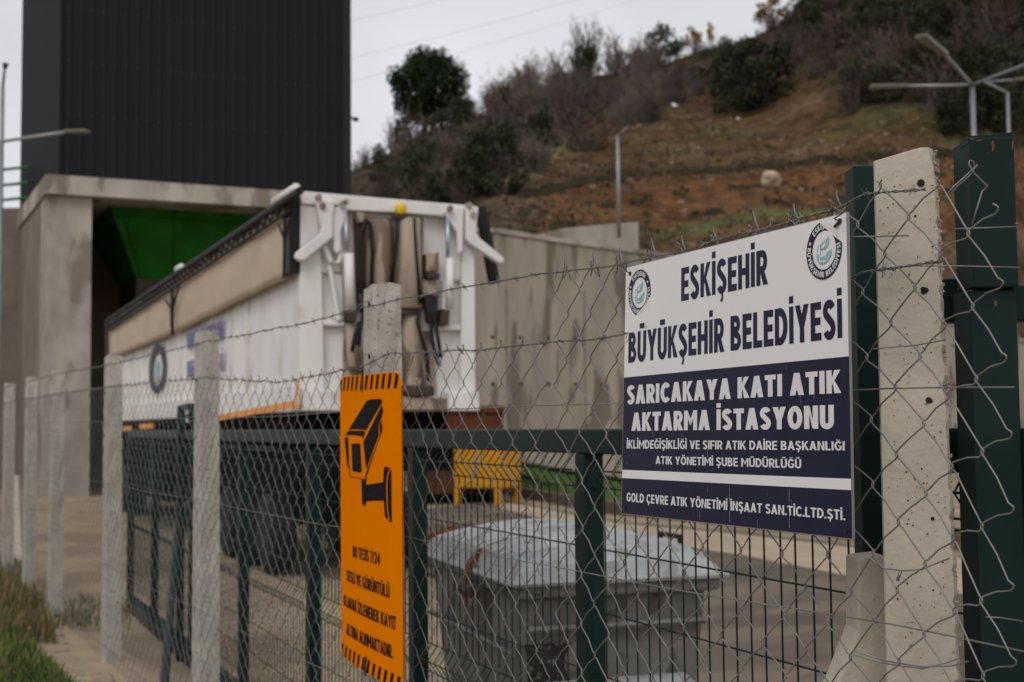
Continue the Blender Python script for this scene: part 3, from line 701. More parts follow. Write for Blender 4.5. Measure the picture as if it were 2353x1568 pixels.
# wing wall left of the bay and its railing
ww = thing("wing_wall", "stained concrete side wall left of the drive-through bay", "wall", bfront(40, 1135, 9) * 1)
a, c = bfront(-140, 478, 7.5), bfront(88, 478, 7.5)
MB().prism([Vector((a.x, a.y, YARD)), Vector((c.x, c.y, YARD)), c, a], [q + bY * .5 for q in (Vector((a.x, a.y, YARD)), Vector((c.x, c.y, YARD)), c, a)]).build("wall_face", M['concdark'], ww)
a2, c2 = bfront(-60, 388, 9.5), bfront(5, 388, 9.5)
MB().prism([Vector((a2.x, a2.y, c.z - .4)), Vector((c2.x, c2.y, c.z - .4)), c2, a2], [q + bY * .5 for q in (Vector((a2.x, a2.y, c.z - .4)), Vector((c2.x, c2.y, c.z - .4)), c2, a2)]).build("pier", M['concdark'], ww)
rl = thing("railing", "green three-bar railing on the wall behind the black tower", "railing", bfront(30, 470, 8.2))
for y in (388, 424, 458):
    MB().tube([bfront(-30, y + 6, 8.2), bfront(75, y - 5, 8.2)], .055, 6).build("bar", M['railgreen'], rl)
MB().tube([bfront(-8, 380, 8.2), bfront(-8, 480, 8.2)], .06, 6).build("post", M['railgreen'], rl)

# ------------------------------------------------------------------ white waste trailer
TY = 15.5
TX0, TX1 = onY(690, 700, TY).x, onY(1092, 700, TY).x
ztl, ztr, zbl, zbr = onY(690, 440, TY).z, onY(1084, 474, TY).z, onY(690, 945, TY).z, onY(1095, 945, TY).z
ZTT, ZBB = (ztl + ztr) / 2, (zbl + zbr) / 2
TYF = onX(245, 800, TX0).y
tk = thing("waste_trailer", "long white waste trailer parked with its dirty hydraulic tailgate facing the fence", "trailer", (TX0, TY, YARD))
HR = hom([(95, 28), (1222, 125), (1255, 1485), (50, 1485)], [(0, 0), (1, 0), (1, 1), (0, 1)])
def rp(x, y, d=0.0):
    u, v = happ(HR, (x, y))
    zt = ztl + (ztr - ztl) * u; zb = zbl + (zbr - zbl) * u
    return Vector((TX0 + (TX1 - TX0) * u, TY - d, zt + (zb - zt) * v))
def rpoly(b, pts, d0, d1): return b.prism([rp(x, y, d1) for x, y in pts], [rp(x, y, d0) for x, y in pts])
MB().box(((TX0 + TX1) / 2, (TY + TYF) / 2 + .12, (ZTT + ZBB) / 2 - .03), (TX1 - TX0 - .06, TYF - TY - .2, ZTT - ZBB - .06)).build("body", M['white'], tk)
sr = MB()                                      # side sill and ribs standing proud of the wall
sr.box((TX0 + .0, (TY + TYF) / 2, ZBB + .16), (.12, TYF - TY - .3, .30))
for k in range(7): sr.box((TX0 + .02, TY + 3.0 + k * 2.55, (ZBB + ZTT) / 2 - .3), (.05, .14, ZTT - ZBB - .9))
sr.build("side_rib", M['white'], tk)
b = MB()
rpoly(b, [(95, 28), (1222, 125), (1225, 215), (1135, 205), (1010, 188), (700, 165), (385, 150), (330, 118), (95, 112)], -.14, .03)
rpoly(b, [(95, 113), (215, 119), (225, 545), (222, 1339), (55, 1339)], -.14, .0)
rpoly(b, [(1140, 207), (1225, 216), (1251, 1349), (1150, 1349), (1148, 600)], -.14, .0)
rpoly(b, [(55, 1340), (330, 1340), (330, 1485), (50, 1485)], -.14, .12)
rpoly(b, [(1050, 1350), (1251, 1350), (1255, 1485), (1050, 1485)], -.14, .12)
rpoly(b, [(223, 862), (372, 866), (372, 902), (223, 898)], -.12, -.02)
rpoly(b, [(1000, 895), (1149, 895), (1149, 930), (1000, 930)], -.12, -.02)
rpoly(b, [(300, 546), (372, 560), (372, 861), (300, 861)], -.12, -.05)
rpoly(b, [(1030, 600), (1085, 600), (1085, 894), (1030, 894)], -.12, -.05)
rpoly(b, [(225, 470), (372, 470), (372, 545), (225, 545)], -.12, -.05)
rpoly(b, [(1060, 470), (1147, 470), (1147, 599), (1060, 599)], -.12, -.05)
b.build("tailgate_frame", M['white'], tk, bevel=.015)
MB().box(((TX0 + TX1) / 2, TY + .13, (ZTT + ZBB) / 2 - .02), (TX1 - TX0 - .04, .04, ZTT - ZBB - .1)).build("tailgate_panel", M['white'], tk)
b = MB()                                       # grimy middle: ejector housings
def hcyl(x0, x1, y0, y1, d=.0, k=.9, n=18):
    a, c = rp((x0 + x1) / 2, y0, d), rp((x0 + x1) / 2, y1, d); r = (rp(x1, y0).x - rp(x0, y0).x) / 2
    b.tube([a, a.lerp(c, .02), a.lerp(c, .98), c], [r * k, r, r, r * .85], n)
hcyl(522, 690, 215, 785); hcyl(700, 880, 205, 790)
hcyl(545, 690, 790, 1330, -.03); hcyl(760, 890, 790, 1350, -.03); hcyl(385, 470, 880, 1180, -.05)
b.build("ejector_housing", M['whitedirt'], tk, smooth=True)
b = MB(); rpoly(b, [(452, 195), (905, 195), (905, 800), (470, 800)], -.12, -.06); rpoly(b, [(500, 785), (860, 785), (860, 830), (500, 830)], -.08, .12)
rpoly(b, [(370, 795), (445, 800), (430, 880), (375, 870)], -.08, .1); rpoly(b, [(905, 540), (990, 560), (985, 600), (905, 590)], -.05, .1)
rpoly(b, [(1000, 790), (1055, 800), (1050, 900), (990, 900)], -.08, .1); rpoly(b, [(455, 690), (540, 700), (540, 785), (470, 785)], -.08, .08)
rpoly(b, [(900, 700), (1000, 690), (985, 880), (930, 880)], -.1, .0); rpoly(b, [(770, 1310), (950, 1310), (960, 1380), (770, 1380)], -.1, .1)
b.build_each("valve_block", M['grime'], tk, bevel=.012)
b = MB(); rpoly(b, [(331, 1380), (1049, 1395), (1049, 1484), (331, 1484)], -.14, .06); rpoly(b, [(905, 430), (985, 420), (985, 545), (905, 545)], -.1, .08)
rpoly(b, [(450, 165), (575, 180), (575, 214), (470, 230)], -.1, .08); rpoly(b, [(770, 1240), (870, 1260), (860, 1309), (770, 1309)], -.1, .1); rpoly(b, [(890, 600), (985, 610), (980, 700), (890, 690)], -.1, .02)
rpoly(b, [(375, 930), (500, 930), (520, 1380), (360, 1380)], -.12, -.09); rpoly(b, [(860, 930), (985, 930), (1010, 1350), (860, 1350)], -.12, -.09)
b.build_each("tailgate_bracket", M['whitedirt'], tk, bevel=.012)
for pts in ([(500, 215), (462, 300), (455, 450), (465, 600), (485, 690)], [(700, 215), (697, 330), (685, 450), (655, 640)], [(805, 210), (812, 330), (822, 480), (850, 760)],
            [(845, 800), (828, 880), (860, 1000), (890, 1090), (905, 1280)], [(925, 700), (915, 850), (925, 980), (945, 1080), (975, 1180)], [(950, 710), (935, 830), (960, 960), (985, 1120)],
            [(445, 880), (415, 960), (390, 1080)], [(470, 830), (445, 960), (430, 1040)], [(505, 800), (512, 900), (495, 1040), (475, 1120)], [(540, 1030), (500, 1130), (455, 1230)], [(480, 250), (520, 235), (535, 420), (525, 680)]):
    q = [rp(x, y, .16) for x, y in pts]; MB().tube(q, .026, 8).build("hose", M['rubber'], tk, smooth=True)
for xr, y0, y1, y2, wd in ((378, 190, 430, 775, 42), (1038, 205, 462, 790, 34)):
    MB().tube([rp(xr, y0, .08), rp(xr + 2, y1 + 30, .08)], .025, 10).build("cylinder_rod", M['chrome'], tk, smooth=True)
    MB().tube([rp(xr + 14, y1, .08), rp(xr + 18, y2, .08)], .064 if wd == 42 else .05, 14).build("hydraulic_cylinder", M['white'], tk, smooth=True)
b = MB(); rpoly(b, [(172, 88), (300, 92), (296, 150), (285, 200), (284, 330), (92, 476), (58, 482), (30, 458), (38, 424), (203, 305), (212, 262)], .04, .14); b.build("hook_arm", M['white'], tk, bevel=.02)
b = MB(); rpoly(b, [(1145, 118), (1225, 140), (1212, 300), (1235, 335), (1390, 460), (1395, 490), (1370, 503), (1175, 375), (1152, 345)], .04, .14); b.build("hook_arm", M['white'], tk, bevel=.02)
b = MB(); rpoly(b, [(285, 140), (385, 125), (385, 185), (340, 290), (345, 400), (320, 432), (295, 410)], .035, .09); b.build("hook_link", M['white'], tk, bevel=.015)
b = MB(); rpoly(b, [(1010, 165), (1040, 140), (1140, 140), (1135, 420), (1105, 430), (1100, 300)], .035, .09); b.build("hook_link", M['white'], tk, bevel=.015)
b = MB(); b.tube([rp(240, 380, .03), rp(280, 480, .03), rp(335, 485, .03), rp(352, 400, .03)], .035, 6); b.tube([rp(275, 500, 0), rp(332, 860, 0)], .03, 6); b.build("hook_link", M['white'], tk)
b = MB()
for x, y in ((192, 78), (215, 132), (350, 118), (372, 110), (1188, 190), (1160, 130), (1040, 150)): b.tube([rp(x, y, .12), rp(x, y, .17)], .04, 8)
b.build_each("pivot_bolt", M['whitedirt'], tk)
b = MB(); rpoly(b, [(697, 112), (762, 112), (764, 190), (698, 190)], .03, .19); b.build("beacon", M['yellow'], tk, bevel=.055)
b = MB(); b.box(rp(727, 200, .1), (.16, .12, .05)); b.build("beacon_bracket", M['grime'], tk)
# side of the trailer: rolled tarpaulin frame, canvas and marks
sx = TX0 - .16
SP = lambda x, y, dx=0.0: onX(x, y, sx + dx)
MB().tube([SP(246, 738), SP(690, 438)], .048, 8).build("tarp_rail", M['rubber'], tk)
ro = thing
b = MB(); n = 46
lo, lo2 = [SP(248, 762), SP(662, 487)]
b.tube([lo, lo2], .025, 5)
ra, rb2 = SP(246, 742), SP(668, 456)
for k in range(n):
    b.tube([ra.lerp(rb2, k / n), lo.lerp(lo2, (k + .6) / n)], .016, 4); b.tube([lo.lerp(lo2, (k + .6) / n), ra.lerp(rb2, (k + 1) / n)], .016, 4)
b.build("tarp_net", M['rubber'], tk)
def canvas(x0, x1, yt0, yt1, yb0, yb1):
    b = MB(); NU, NV = 40, 8
    for i in range(NU + 1):
        u = i / NU
        for j in range(NV + 1):
            v = j / NV; x = x0 + (x1 - x0) * u
            p = SP(x, (yt0 + (yt1 - yt0) * u) * (1 - v) + (yb0 + (yb1 - yb0) * u) * v, .075)
            p.x -= .02 * math.sin(v * math.pi) + .04 * noise.noise((p.y * .9 + p.z * .8, p.z * .5, x0 * .1)) + .012 * noise.noise((p.y * 3, p.z * 2, 0))
            b.v.append(p)
    for i in range(NU):
        for j in range(NV): q = i * (NV + 1) + j; b.f.append((q, q + NV + 1, q + NV + 2, q + 1))
    o = b.build("canvas_panel", M['canvas'], tk, smooth=True); s_ = o.modifiers.new("thick", 'SOLIDIFY'); s_.thickness = .012
canvas(252, 396, 742, 645, 826, 769); canvas(398, 658, 643, 468, 768, 640)
def bar(name, x0, y0, x1, y1, wpx, m):
    a, c = SP(x0, y0, -.03), SP(x1, y1, -.03); r = wpx * (a - EYE).dot(fwd) / F / 2; MB().tube([a, c], r, 8).build(name, m, tk)
bar("tarp_post", 396, 665, 396, 770, 8, M['rubber']); bar("tarp_brace", 380, 690, 396, 712, 6, M['rubber']); bar("tarp_brace", 412, 655, 396, 712, 6, M['rubber'])
bar("tarp_post", 654, 505, 652, 640, 7, M['rubber']); bar("tarp_brace", 640, 515, 653, 550, 6, M['rubber']); bar("tarp_brace", 668, 500, 654, 550, 6, M['rubber'])
a, c = onY(680, 436, TY), onY(680, 627, TY)
MB().box((TX0 - .068, TY + .19, (a.z + c.z) / 2), (.118, .36, a.z - c.z)).build("tarp_post", M['rubber'], tk, bevel=.02)
bar("tarp_post", 246, 735, 246, 815, 8, M['grime'])
q = SP(412, 610, .12); MB().tube([q + Vector((0, -.2, -.05)), q + Vector((0, .2, -.05))], .06, 10).build("roller_cap", M['white'], tk, smooth=True)
q = SP(664, 440, .05); MB().tube([q + Vector((0, -.35, -.02)), q + Vector((0, .7, -.02))], .06, 10).build("roller_cap", M['white'], tk, smooth=True)
MB().tube([onY(1104, 476, TY + .5), onY(1136, 652, TY + .5)], .085, 8).build("tarp_post", M['rubber'], tk)
# emblem and name on the side
def side_disc(x, y, rz, dx): # a disc on the side wall
    c = onX(x, y, TX0 - dx); return c, [c + Vector((0, rz * math.cos(i * math.pi / 18), rz * math.sin(i * math.pi / 18))) for i in range(36)]
ce = onX(360, 848, TX0 - .02); rr = (onX(360, 792, TX0).z - ce.z)
def ringmesh(c, X, Zv, N_, r0_, r1_, n=48):
    b = MB()
    for i in range(n):
        q = 2 * math.pi * i / n; d = X * math.cos(q) + Zv * math.sin(q); b.v += [c + d * r0_, c + d * r1_]
    b.f = [(2 * i, 2 * i + 1, (2 * i + 3) % (2 * n), (2 * i + 2) % (2 * n)) for i in range(n)]
    return b
SX, SZ = Vector((0, -1, 0)), Vector((0, 0, 1))
SX2 = SX * 2.1
em = ringmesh(ce, SX2, SZ, None, rr * .68, rr).build("emblem", M['lnavy'], tk)
def swirl(c, X, Zv, N_, r):
    """the stylised leaf figure inside the emblem: body, counter, mast and leaf"""
    b = MB(); f = lambda pts, k: b.add([c + X * (x * r) + Zv * (y * r) + N_ * k for x, y in pts], [tuple(range(len(pts)))])
    f([(-.30, .38), (-.12, .48), (.30, .58), (.42, .74), (.46, .45), (.38, .22), (.18, .05), (-.22, .02), (-.30, .1)], .0006)
    f([(-.34, .36), (-.50, .22), (-.60, .0), (-.62, -.26), (-.54, -.50), (-.36, -.66), (-.12, -.72), (.16, -.70), (.42, -.58), (.60, -.38), (.68, -.12), (.68, .0), (.40, -.12), (.16, -.24), (-.05, -.26), (-.28, -.20)], .0006)
    return b
def swirl_cut(c, X, Zv, N_, r):
    b = MB(); f = lambda pts, k: b.add([c + X * (x * r) + Zv * (y * r) + N_ * k for x, y in pts], [tuple(range(len(pts)))])
    f([(-.36, .40), (-.30, .40), (-.30, -.62), (-.36, -.62)], .0011); f([(-.30, .40), (.22, .50), (.22, .45), (-.30, .345)], .0011); f([(-.30, -.56), (.20, -.56), (.20, -.62), (-.30, -.62)], .0011)
    f([(-.24, .12), (-.10, .26), (.20, .40), (.16, .24), (.02, .12)], .0011); f([(-.55, -.1), (-.36, .22), (-.36, -.24)], .0011); f([(-.28, -.24), (.05, -.25), (.42, -.10), (.14, -.34), (-.28, -.36)], .0011)
    return b
swirl(ce, SX2, SZ, Vector((-1, 0, 0)), rr * .58).build("emblem_leaf", M['teal'], tk)
def words_on(b, body, c0_, c1_, capv, off, N_=None, thick=0.0):
    """lay a word between two baseline points with a cap height vector"""
    vs, fs, x0, x1 = text_mesh(body, off); lo_, hi_ = cap_h(off)
    X = (c1_ - c0_) / (x1 - x0)
    b.add([c0_ + X * (v.x - x0) + capv * v.y + Vector((-1, 0, 0)) * (.002 * v.z) for v in vs], fs)
b = MB()
for body, ya, yb, x0, x1, h in (("BÜYÜKŞEHİR", 806, 777, 430, 512, 36), ("BELEDİYESİ", 869, 852, 430, 512, 36)):
    p0, p1 = onX(x0, ya, TX0 - .02), onX(x1, yb, TX0 - .02); z = (p0.z + p1.z) / 2; p0.z = p1.z = z
    words_on(b, body, p0, p1, Vector((0, 0, h * 24 / F)), .2)
b.build("lettering", M['bluep'], tk)
b = MB()
a, c = onX(500, 967, TX0 - .065), onX(685, 936, TX0 - .065); hgt = .085
b.add([a, c, c + Vector((0, 0, hgt)), Vector((a.x, a.y, a.z + hgt))], [(0, 1, 2, 3)])
c2 = onX(679, 936, TX0 - .065); b.add([c2 + Vector((0, 0, hgt)), c + Vector((0, 0, hgt)), Vector((c.x, c.y, c.z + .32)), Vector((c2.x, c2.y, c.z + .32))], [(0, 1, 2, 3)])
for x0, x1, y in ((282, 303, 991), (320, 352, 986)):
    p0, p1 = onX(x0, y, TX0 - .065), onX(x1, y - 1, TX0 - .065); b.add([p0, p1, p1 + Vector((0, 0, .1)), p0 + Vector((0, 0, .1))], [(0, 1, 2, 3)])
b.build_each("reflective_tape", M['tape'], tk)
# running gear in the dark under the body
b = MB(); xm = (TX0 + TX1) / 2
b.box((xm, (TY + TYF) / 2 + .3, ZBB - .2), (TX1 - TX0 - .25, TYF - TY - .8, .4)); b.box((xm, TY + 6, ZBB - .65), (1.4, 8.5, .5)); b.box((xm, TY + .5, ZBB - .5), (TX1 - TX0 - .3, .14, .5))
for k in range(6): b.box((TX0 + .28, TY + 8 + k * 1.9, ZBB - .62), (.1, 1.5, .5))
b.box((xm, (TY + TYF) / 2 + .8, ZBB - .85), (1.25, TYF - TY - 3, 1.3)); b.box((TX1 - .2, (TY + TYF) / 2 + 2.8, ZBB - 1.0), (.06, TYF - TY - 6, 1.2)); b.box((TX0 + .3, TY + 9.4, ZBB - .9), (.06, 4.6, 1.1)); b.box((TX0 + .3, TYF - 3, ZBB - .7), (.06, 5.6, .7))  # filler boxes and skirts added to darken the space under the body
b.build("chassis", M['chassis'], tk)
def wheel(x, y):
    MB().tube([(x - .17, y, YARD + .54), (x - .12, y, YARD + .54), (x + .12, y, YARD + .54), (x + .17, y, YARD + .54)], [.45, .54, .54, .45], 24).build("wheel", M['rubber'], tk, smooth=False)
for y in (TY + 2.4, TY + 3.75, TY + 5.1, TYF - 2.2, TYF - 3.6):
    for x in (TX0 + .28, TX1 - .28): wheel(x, y)
MB().box((TX0 + .2, TY + 3.7, ZBB - .46), (.3, 4.2, .05)).build("mudguard", M['rubber'], tk)
MB().box((TX0 + .25, TYF - 8, YARD + .95), (.5, 3.0, .7)).build("tool_box", M['chassis'], tk, bevel=.03)
for x in (TX0 + .4, TX1 - .4): MB().box((x, TYF - 5.6, YARD + .75), (.16, .16, 1.5)).build("landing_leg", M['chassis'], tk)

# ------------------------------------------------------------------ rusty skip and yellow bin in the yard
a, c = P(935, 935, 33.5), P(1155, 935, 33.5); zt = a.z
sk = thing("skip_container", "rusty red steel skip standing behind the trailer", "skip", Vector((a.x, a.y, YARD)))
Xa = (Vector((c.x, c.y, 0)) - Vector((a.x, a.y, 0))); Ls = Xa.length; Xa.normalize(); Ya = Vector((-Xa.y, Xa.x, 0))
m0 = Vector((a.x, a.y, 0)) + Xa * (Ls / 2) + Ya * 1.5
MB().box(m0 + Vector((0, 0, (zt + YARD + .25) / 2)), (Ls, 3, zt - YARD - .25), Xa, Ya).build("shell", M['rust'], sk, bevel=.03)
b = MB(); b.box(m0 - Ya * 1.5 + Vector((0, 0, zt - .08)), (Ls + .1, .14, .16), Xa, Ya)
for k in range(5): b.box(m0 - Ya * 1.53 + Xa * (Ls * (k / 4 - .5) * .96) + Vector((0, 0, (zt + YARD) / 2)), (.1, .1, zt - YARD - .5), Xa, Ya)
b.build("rib", M['rust'], sk)
MB().box(m0 + Vector((0, 0, YARD + .12)), (Ls * .8, 2.6, .24), Xa, Ya).build("skid", M['chassis'], sk)
a, c = onz(1043, 1160, YARD), onz(1148, 1163, YARD)
yb = thing("yellow_bin", "yellow steel bin on four legs beside the grass bank", "bin", a)
Xa = (c - a); Ls = Xa.length; Xa.normalize(); Ya = Vector((-Xa.y, Xa.x, 0)); k_ = (a - EYE).dot(fwd) / F
zt, zb = YARD + 135 * k_, YARD + 38 * k_
MB().box(a + Xa * (Ls / 2) + Ya * .5 + Vector((0, 0, (zt + zb) / 2 - a.z + 0)) , (Ls, 1.0, zt - zb), Xa, Ya).build("tub", M['ybox'], yb, bevel=.04)
MB().box(a + Xa * (Ls / 2) + Ya * .5 + Vector((0, 0, zt - a.z + .03)), (Ls + .08, 1.08, .08), Xa, Ya).build("rim", M['ybox'], yb, bevel=.02)
for i in (.06, .94):
    for j in (.06, .94): MB().box(a + Xa * (Ls * i) + Ya * j + Vector((0, 0, (zb - YARD) / 2 + (0 if j < .5 else .0))), (.13, .13, zb - YARD), Xa, Ya).build("leg", M['ybox'], yb)
b = MB(); b.box(a + Xa * (Ls / 2) - Ya * .01 + Vector((0, 0, (zt + zb) / 2 - YARD + .05)), (.1, .03, .5), Xa, Ya); b.build("handle", M['zinc'], yb)

# ------------------------------------------------------------------ street lamps and power lines
def at_h(x, y, z): return onz(x, y, z)
def lamp(label, foot, top_xy, Zp, arms, r, rtop=None):
    tp = P(top_xy[0], top_xy[1], Zp); z0 = foot
    t = thing("street_lamp", label, "street lamp", Vector((tp.x, tp.y, z0)), "street lamps of the site")
    MB().tube([(tp.x, tp.y, z0), tp], [r, (rtop or r * .8)], 10).build("pole", M['lamp'], t, smooth=True)
    for pts, head in arms:
        MB().tube([tp] + pts, r * .55, 8).build("arm", M['lamp'], t, smooth=True)
        if head:
            d = (head[1] - head[0]); s = d.normalized(); n = Vector((-s.y, s.x, 0)).normalized()
            o = MB(); L = d.length; c = (head[0] + head[1]) / 2
            o.prism([head[0] + n * .07 + Vector((0, 0, .05)), head[0] - n * .07 + Vector((0, 0, .05)), head[0] - n * .07 - Vector((0, 0, .03)), head[0] + n * .07 - Vector((0, 0, .03))],
                    [head[1] + n * .12 + Vector((0, 0, .05)), head[1] - n * .12 + Vector((0, 0, .05)), head[1] - n * .12 - Vector((0, 0, .03)), head[1] + n * .12 - Vector((0, 0, .03))])
            o.build("lamp_head", M['lamphead'], t, bevel=.015)
    return t
Zl = 30.0; z = P(2234, 196, Zl).z
H1 = lambda x, y: at_h(x, y, z)
lamp("galvanised street lamp with several arms behind the rusty green gate post", YARD, (2234, 196), Zl,
     [([H1(2085, 198)], (H1(2085, 198), H1(2000, 201))), ([H1(2172, 126)], (H1(2172, 126), H1(2116, 84))), ([H1(2353, 150), H1(2440, 118)], (H1(2440, 118), H1(2500, 98)))], .068)
z2 = P(2315, 214, 38).z
lamp("thinner street lamp with bent arm behind the several-armed lamp", 3.0, (2315, 214), 38, [([P(2264, 190, 37)], None), ([P(2268, 188, 37.5), P(2330, 184, 37.5)], (P(2330, 184, 37.5), P(2360, 183, 37.5)))], .06)
tp = P(1419, 312, 46)
lamp("grey street lamp with short tilted arm standing behind the parapet wall", onY(1419, 590, WY + 3).z, (1419, 312), 46, [([P(1445, 292, 45.5)], (P(1440, 296, 45.5), P(1446, 291, 45.5)))], .075)
lamp("street lamp with one long arm reaching across the black tower", YARD, (1, 326), 32, [([P(150, 304, 31.5)], (P(150, 303, 31.5), P(203, 303, 31.4)))], .075)
lamp("tall street lamp with bent top against the sky left of the tower", 0, (6, 200), 52, [([P(12, 150, 51.8)], (P(11, 158, 51.8), P(13, 147, 51.7)))], .10)
for k, (pa, pb, l) in enumerate((((700, 70), (1160, -60), "thin power line crossing the sky highest, beside the tower top"), ((700, 158), (1420, -50), "thin power line crossing the sky between the two others"), ((700, 215), (1560, -58), "thin power line crossing the sky lowest, just above the pine"))):
    a, c = P(pa[0], pa[1], 140), P(pb[0] + 300, pb[1] - 85, 240); pts = []
    for i in range(17):
        t = i / 16; q = a.lerp(c, t); q.z -= 5.0 * t * (1 - t); pts.append(q)
    tag(MB().tube(pts, .016, 4).build("power_line", M['cable'], org=pts[0]), l, "power line", "power lines over the site")

# ------------------------------------------------------------------ sliding gate of dark green tube and welded mesh
GX = 1.97
gt = thing("sliding_gate", "dark green sliding gate with folded welded mesh behind the chain-link fence", "gate", (GX, 6, YARD))
gy = [-1.4, .3, 2.0] + [onX(x, 1200, GX).y for x in (1355, 960, 720, 560, 445, 356, 300)]
zt, zb = 1.585, -.24
y0, y1 = gy[0] - .05, gy[-1]
MB().box((GX, (y0 + y1) / 2, zt - .04), (.08, y1 - y0 + .08, .08)).build("top_rail", M['green'], gt, bevel=.006)
MB().box((GX, (y0 + y1) / 2, zb - .04), (.10, y1 - y0 + .08, .09)).build("bottom_rail", M['green'], gt, bevel=.006)
for y in gy: MB().box((GX, y, (zt - .081 + zb + .006) / 2), (.07, .075, zt - zb - .087)).build("upright", M['green'], gt, bevel=.006)
HZ = [(1.51, 0), (1.452, -.042), (1.395, 0), (1.2, 0), (1.0, 0), (.8, 0), (.67, 0), (.61, -.042), (.55, 0), (.3, 0), (.1, 0), (-.08, 0), (-.13, -.03), (-.19, 0)]
rg = random.Random(3)
for a, c in zip(gy[:-1], gy[1:]):
    b = MB(); n = max(2, round((c - a - .08) / .068))
    for i in range(1, n):
        y = a + .04 + (c - a - .08) * i / n + rg.gauss(0, .0015)
        pts = [(GX, y, zt - .08)] + [(GX + dx, y, z_) for z_, dx in HZ] + [(GX, y, zb)]
        b.tube(pts, .0028, 5 if y < 7 else 4, False)
    for z_, dx in HZ: b.tube([(GX + dx - .004, a + .036, z_), (GX + dx - .004, c - .036, z_)], .003, 5, False)
    b.build("mesh_panel", M['greenwire'], gt)
q = onX(413, 1000, GX - .05)
MB().box((GX - .04, q.y, (q.z + .25 + YARD) / 2), (.06, .07, q.z + .25 - YARD)).build("catch_post", M['green'], gt)
p0, p1 = onX(430, 935, GX - .05), onX(430, 968, GX - .05)
b = MB(); b.box((GX - .04, p0.y + .0, p0.z), (.06, .35, .05)); b.box((GX - .04, p0.y - .17, (p0.z + p1.z) / 2), (.05, .03, p0.z - p1.z + .05)); b.build("catch_bracket", M['green'], gt)
b = MB(); b.box((GX - .03, p0.y - .02, (p0.z + p1.z) / 2 - .02), (.03, .22, .10)); b.build("catch_plate", M['signw'], gt)
b = MB(); b.box((GX - .05, p0.y - .03, (p0.z + p1.z) / 2 - .02), (.02, .09, .035)); b.build("catch_slot", M['rubber'], gt)
b = MB(); b.tube([onX(408, 1200, GX - .1), onz(372, 1640, 0)], .028, 6); b.build("brace", M['green'], gt)
# portal posts the gate slides between
GP = 1.86
pt = thing("gate_portal", "rust-flecked dark green steel portal posts standing behind the near concrete post", "gate post", (GP, 2.2, 0))
def upright(xl, xr, yt, Zq, name, step=None):
    a, c = P(xl, yt, Zq), P(xr, yt, Zq); wd = (c - a).length; m_ = (a + c) / 2
    MB().box((m_.x, m_.y, (m_.z - .5) / 2), (wd, wd * .9, m_.z + .5), right, Vector((-right.y, right.x, 0))).build(name, M['green'], pt, bevel=.004); return m_, wd
rx = Vector((right.x, right.y, 0)).normalized(); ry = Vector((-rx.y, rx.x, 0))
def prism_px(xl, xr, yt, ybm, Zq, dep, name, m, parent, bev=.004):
    a, c, e = P(xl, yt, Zq), P(xr, yt, Zq), P(xl, ybm, Zq); wd = (c - a).dot(rx); m_ = (a + c) / 2 + ry * dep / 2
    return MB().box((m_.x, m_.y, (a.z + e.z) / 2), (wd, dep, a.z - e.z), rx, ry).build(name, m, parent, bevel=bev)
prism_px(2227, 2331, 314, 664, 2.6, .10, "upper_post", M['green'], pt)
prism_px(2228, 2336, 665, 2300, 2.595, .10, "lower_post", M['green'], pt)
prism_px(2212, 2226, 408, 2300, 2.66, .05, "flange", M['green'], pt)
prism_px(1960, 2026, 380, 1292, 2.9, .075, "rear_post", M['green'], pt)
prism_px(2150, 2215, 640, 742, 2.76, .05, "cross_bar", M['green'], pt)
prism_px(2330, 2500, 655, 740, 2.7, .05, "cross_bar", M['green'], pt)
prism_px(2150, 2212, 1008, 1088, 2.76, .05, "cross_bar", M['green'], pt)
b = MB(); rg = random.Random(21)                # torch-cut ragged top of the post and its rust
for k in range(9):
    x0 = 2227 + k * 11.6; yt = 313 - rg.uniform(0, 5) + (8 - k) * 1.2; p0, p1 = P(x0, yt, 2.597), P(x0 + 10.5, 318, 2.597)
    b.box((p0 + p1) / 2 + ry * .03, ((p1 - p0).dot(rx), .05, abs(p0.z - p1.z) + .012), rx, ry)
b.build("cut_edge", M['green'], pt)
b = MB()
for x, y, w_, h_ in ((2282, 318, 10, 34), (2286, 352, 7, 14), (2327, 320, 5, 26), (2250, 322, 20, 3), (2270, 350, 4, 6), (2234, 318, 8, 4), (2300, 640, 6, 12), (2262, 640, 24, 5), (2288, 690, 5, 16), (2310, 720, 4, 7), (2296, 1130, 5, 30), (2301, 1210, 4, 24), (2282, 990, 3, 14)):
    pts = []
    for i in range(9):
        a_ = i / 9 * 6.283; k = rg.uniform(.6, 1.15); pts.append(P(x + w_ / 2 * math.cos(a_) * k, y + h_ / 2 + h_ / 2 * math.sin(a_) * k, (2.5985 if y < 660 else 2.5935) - .0006))
    b.add(pts, [tuple(range(9))])
b.build_each("rust_spot", M['rustpatch'], pt)

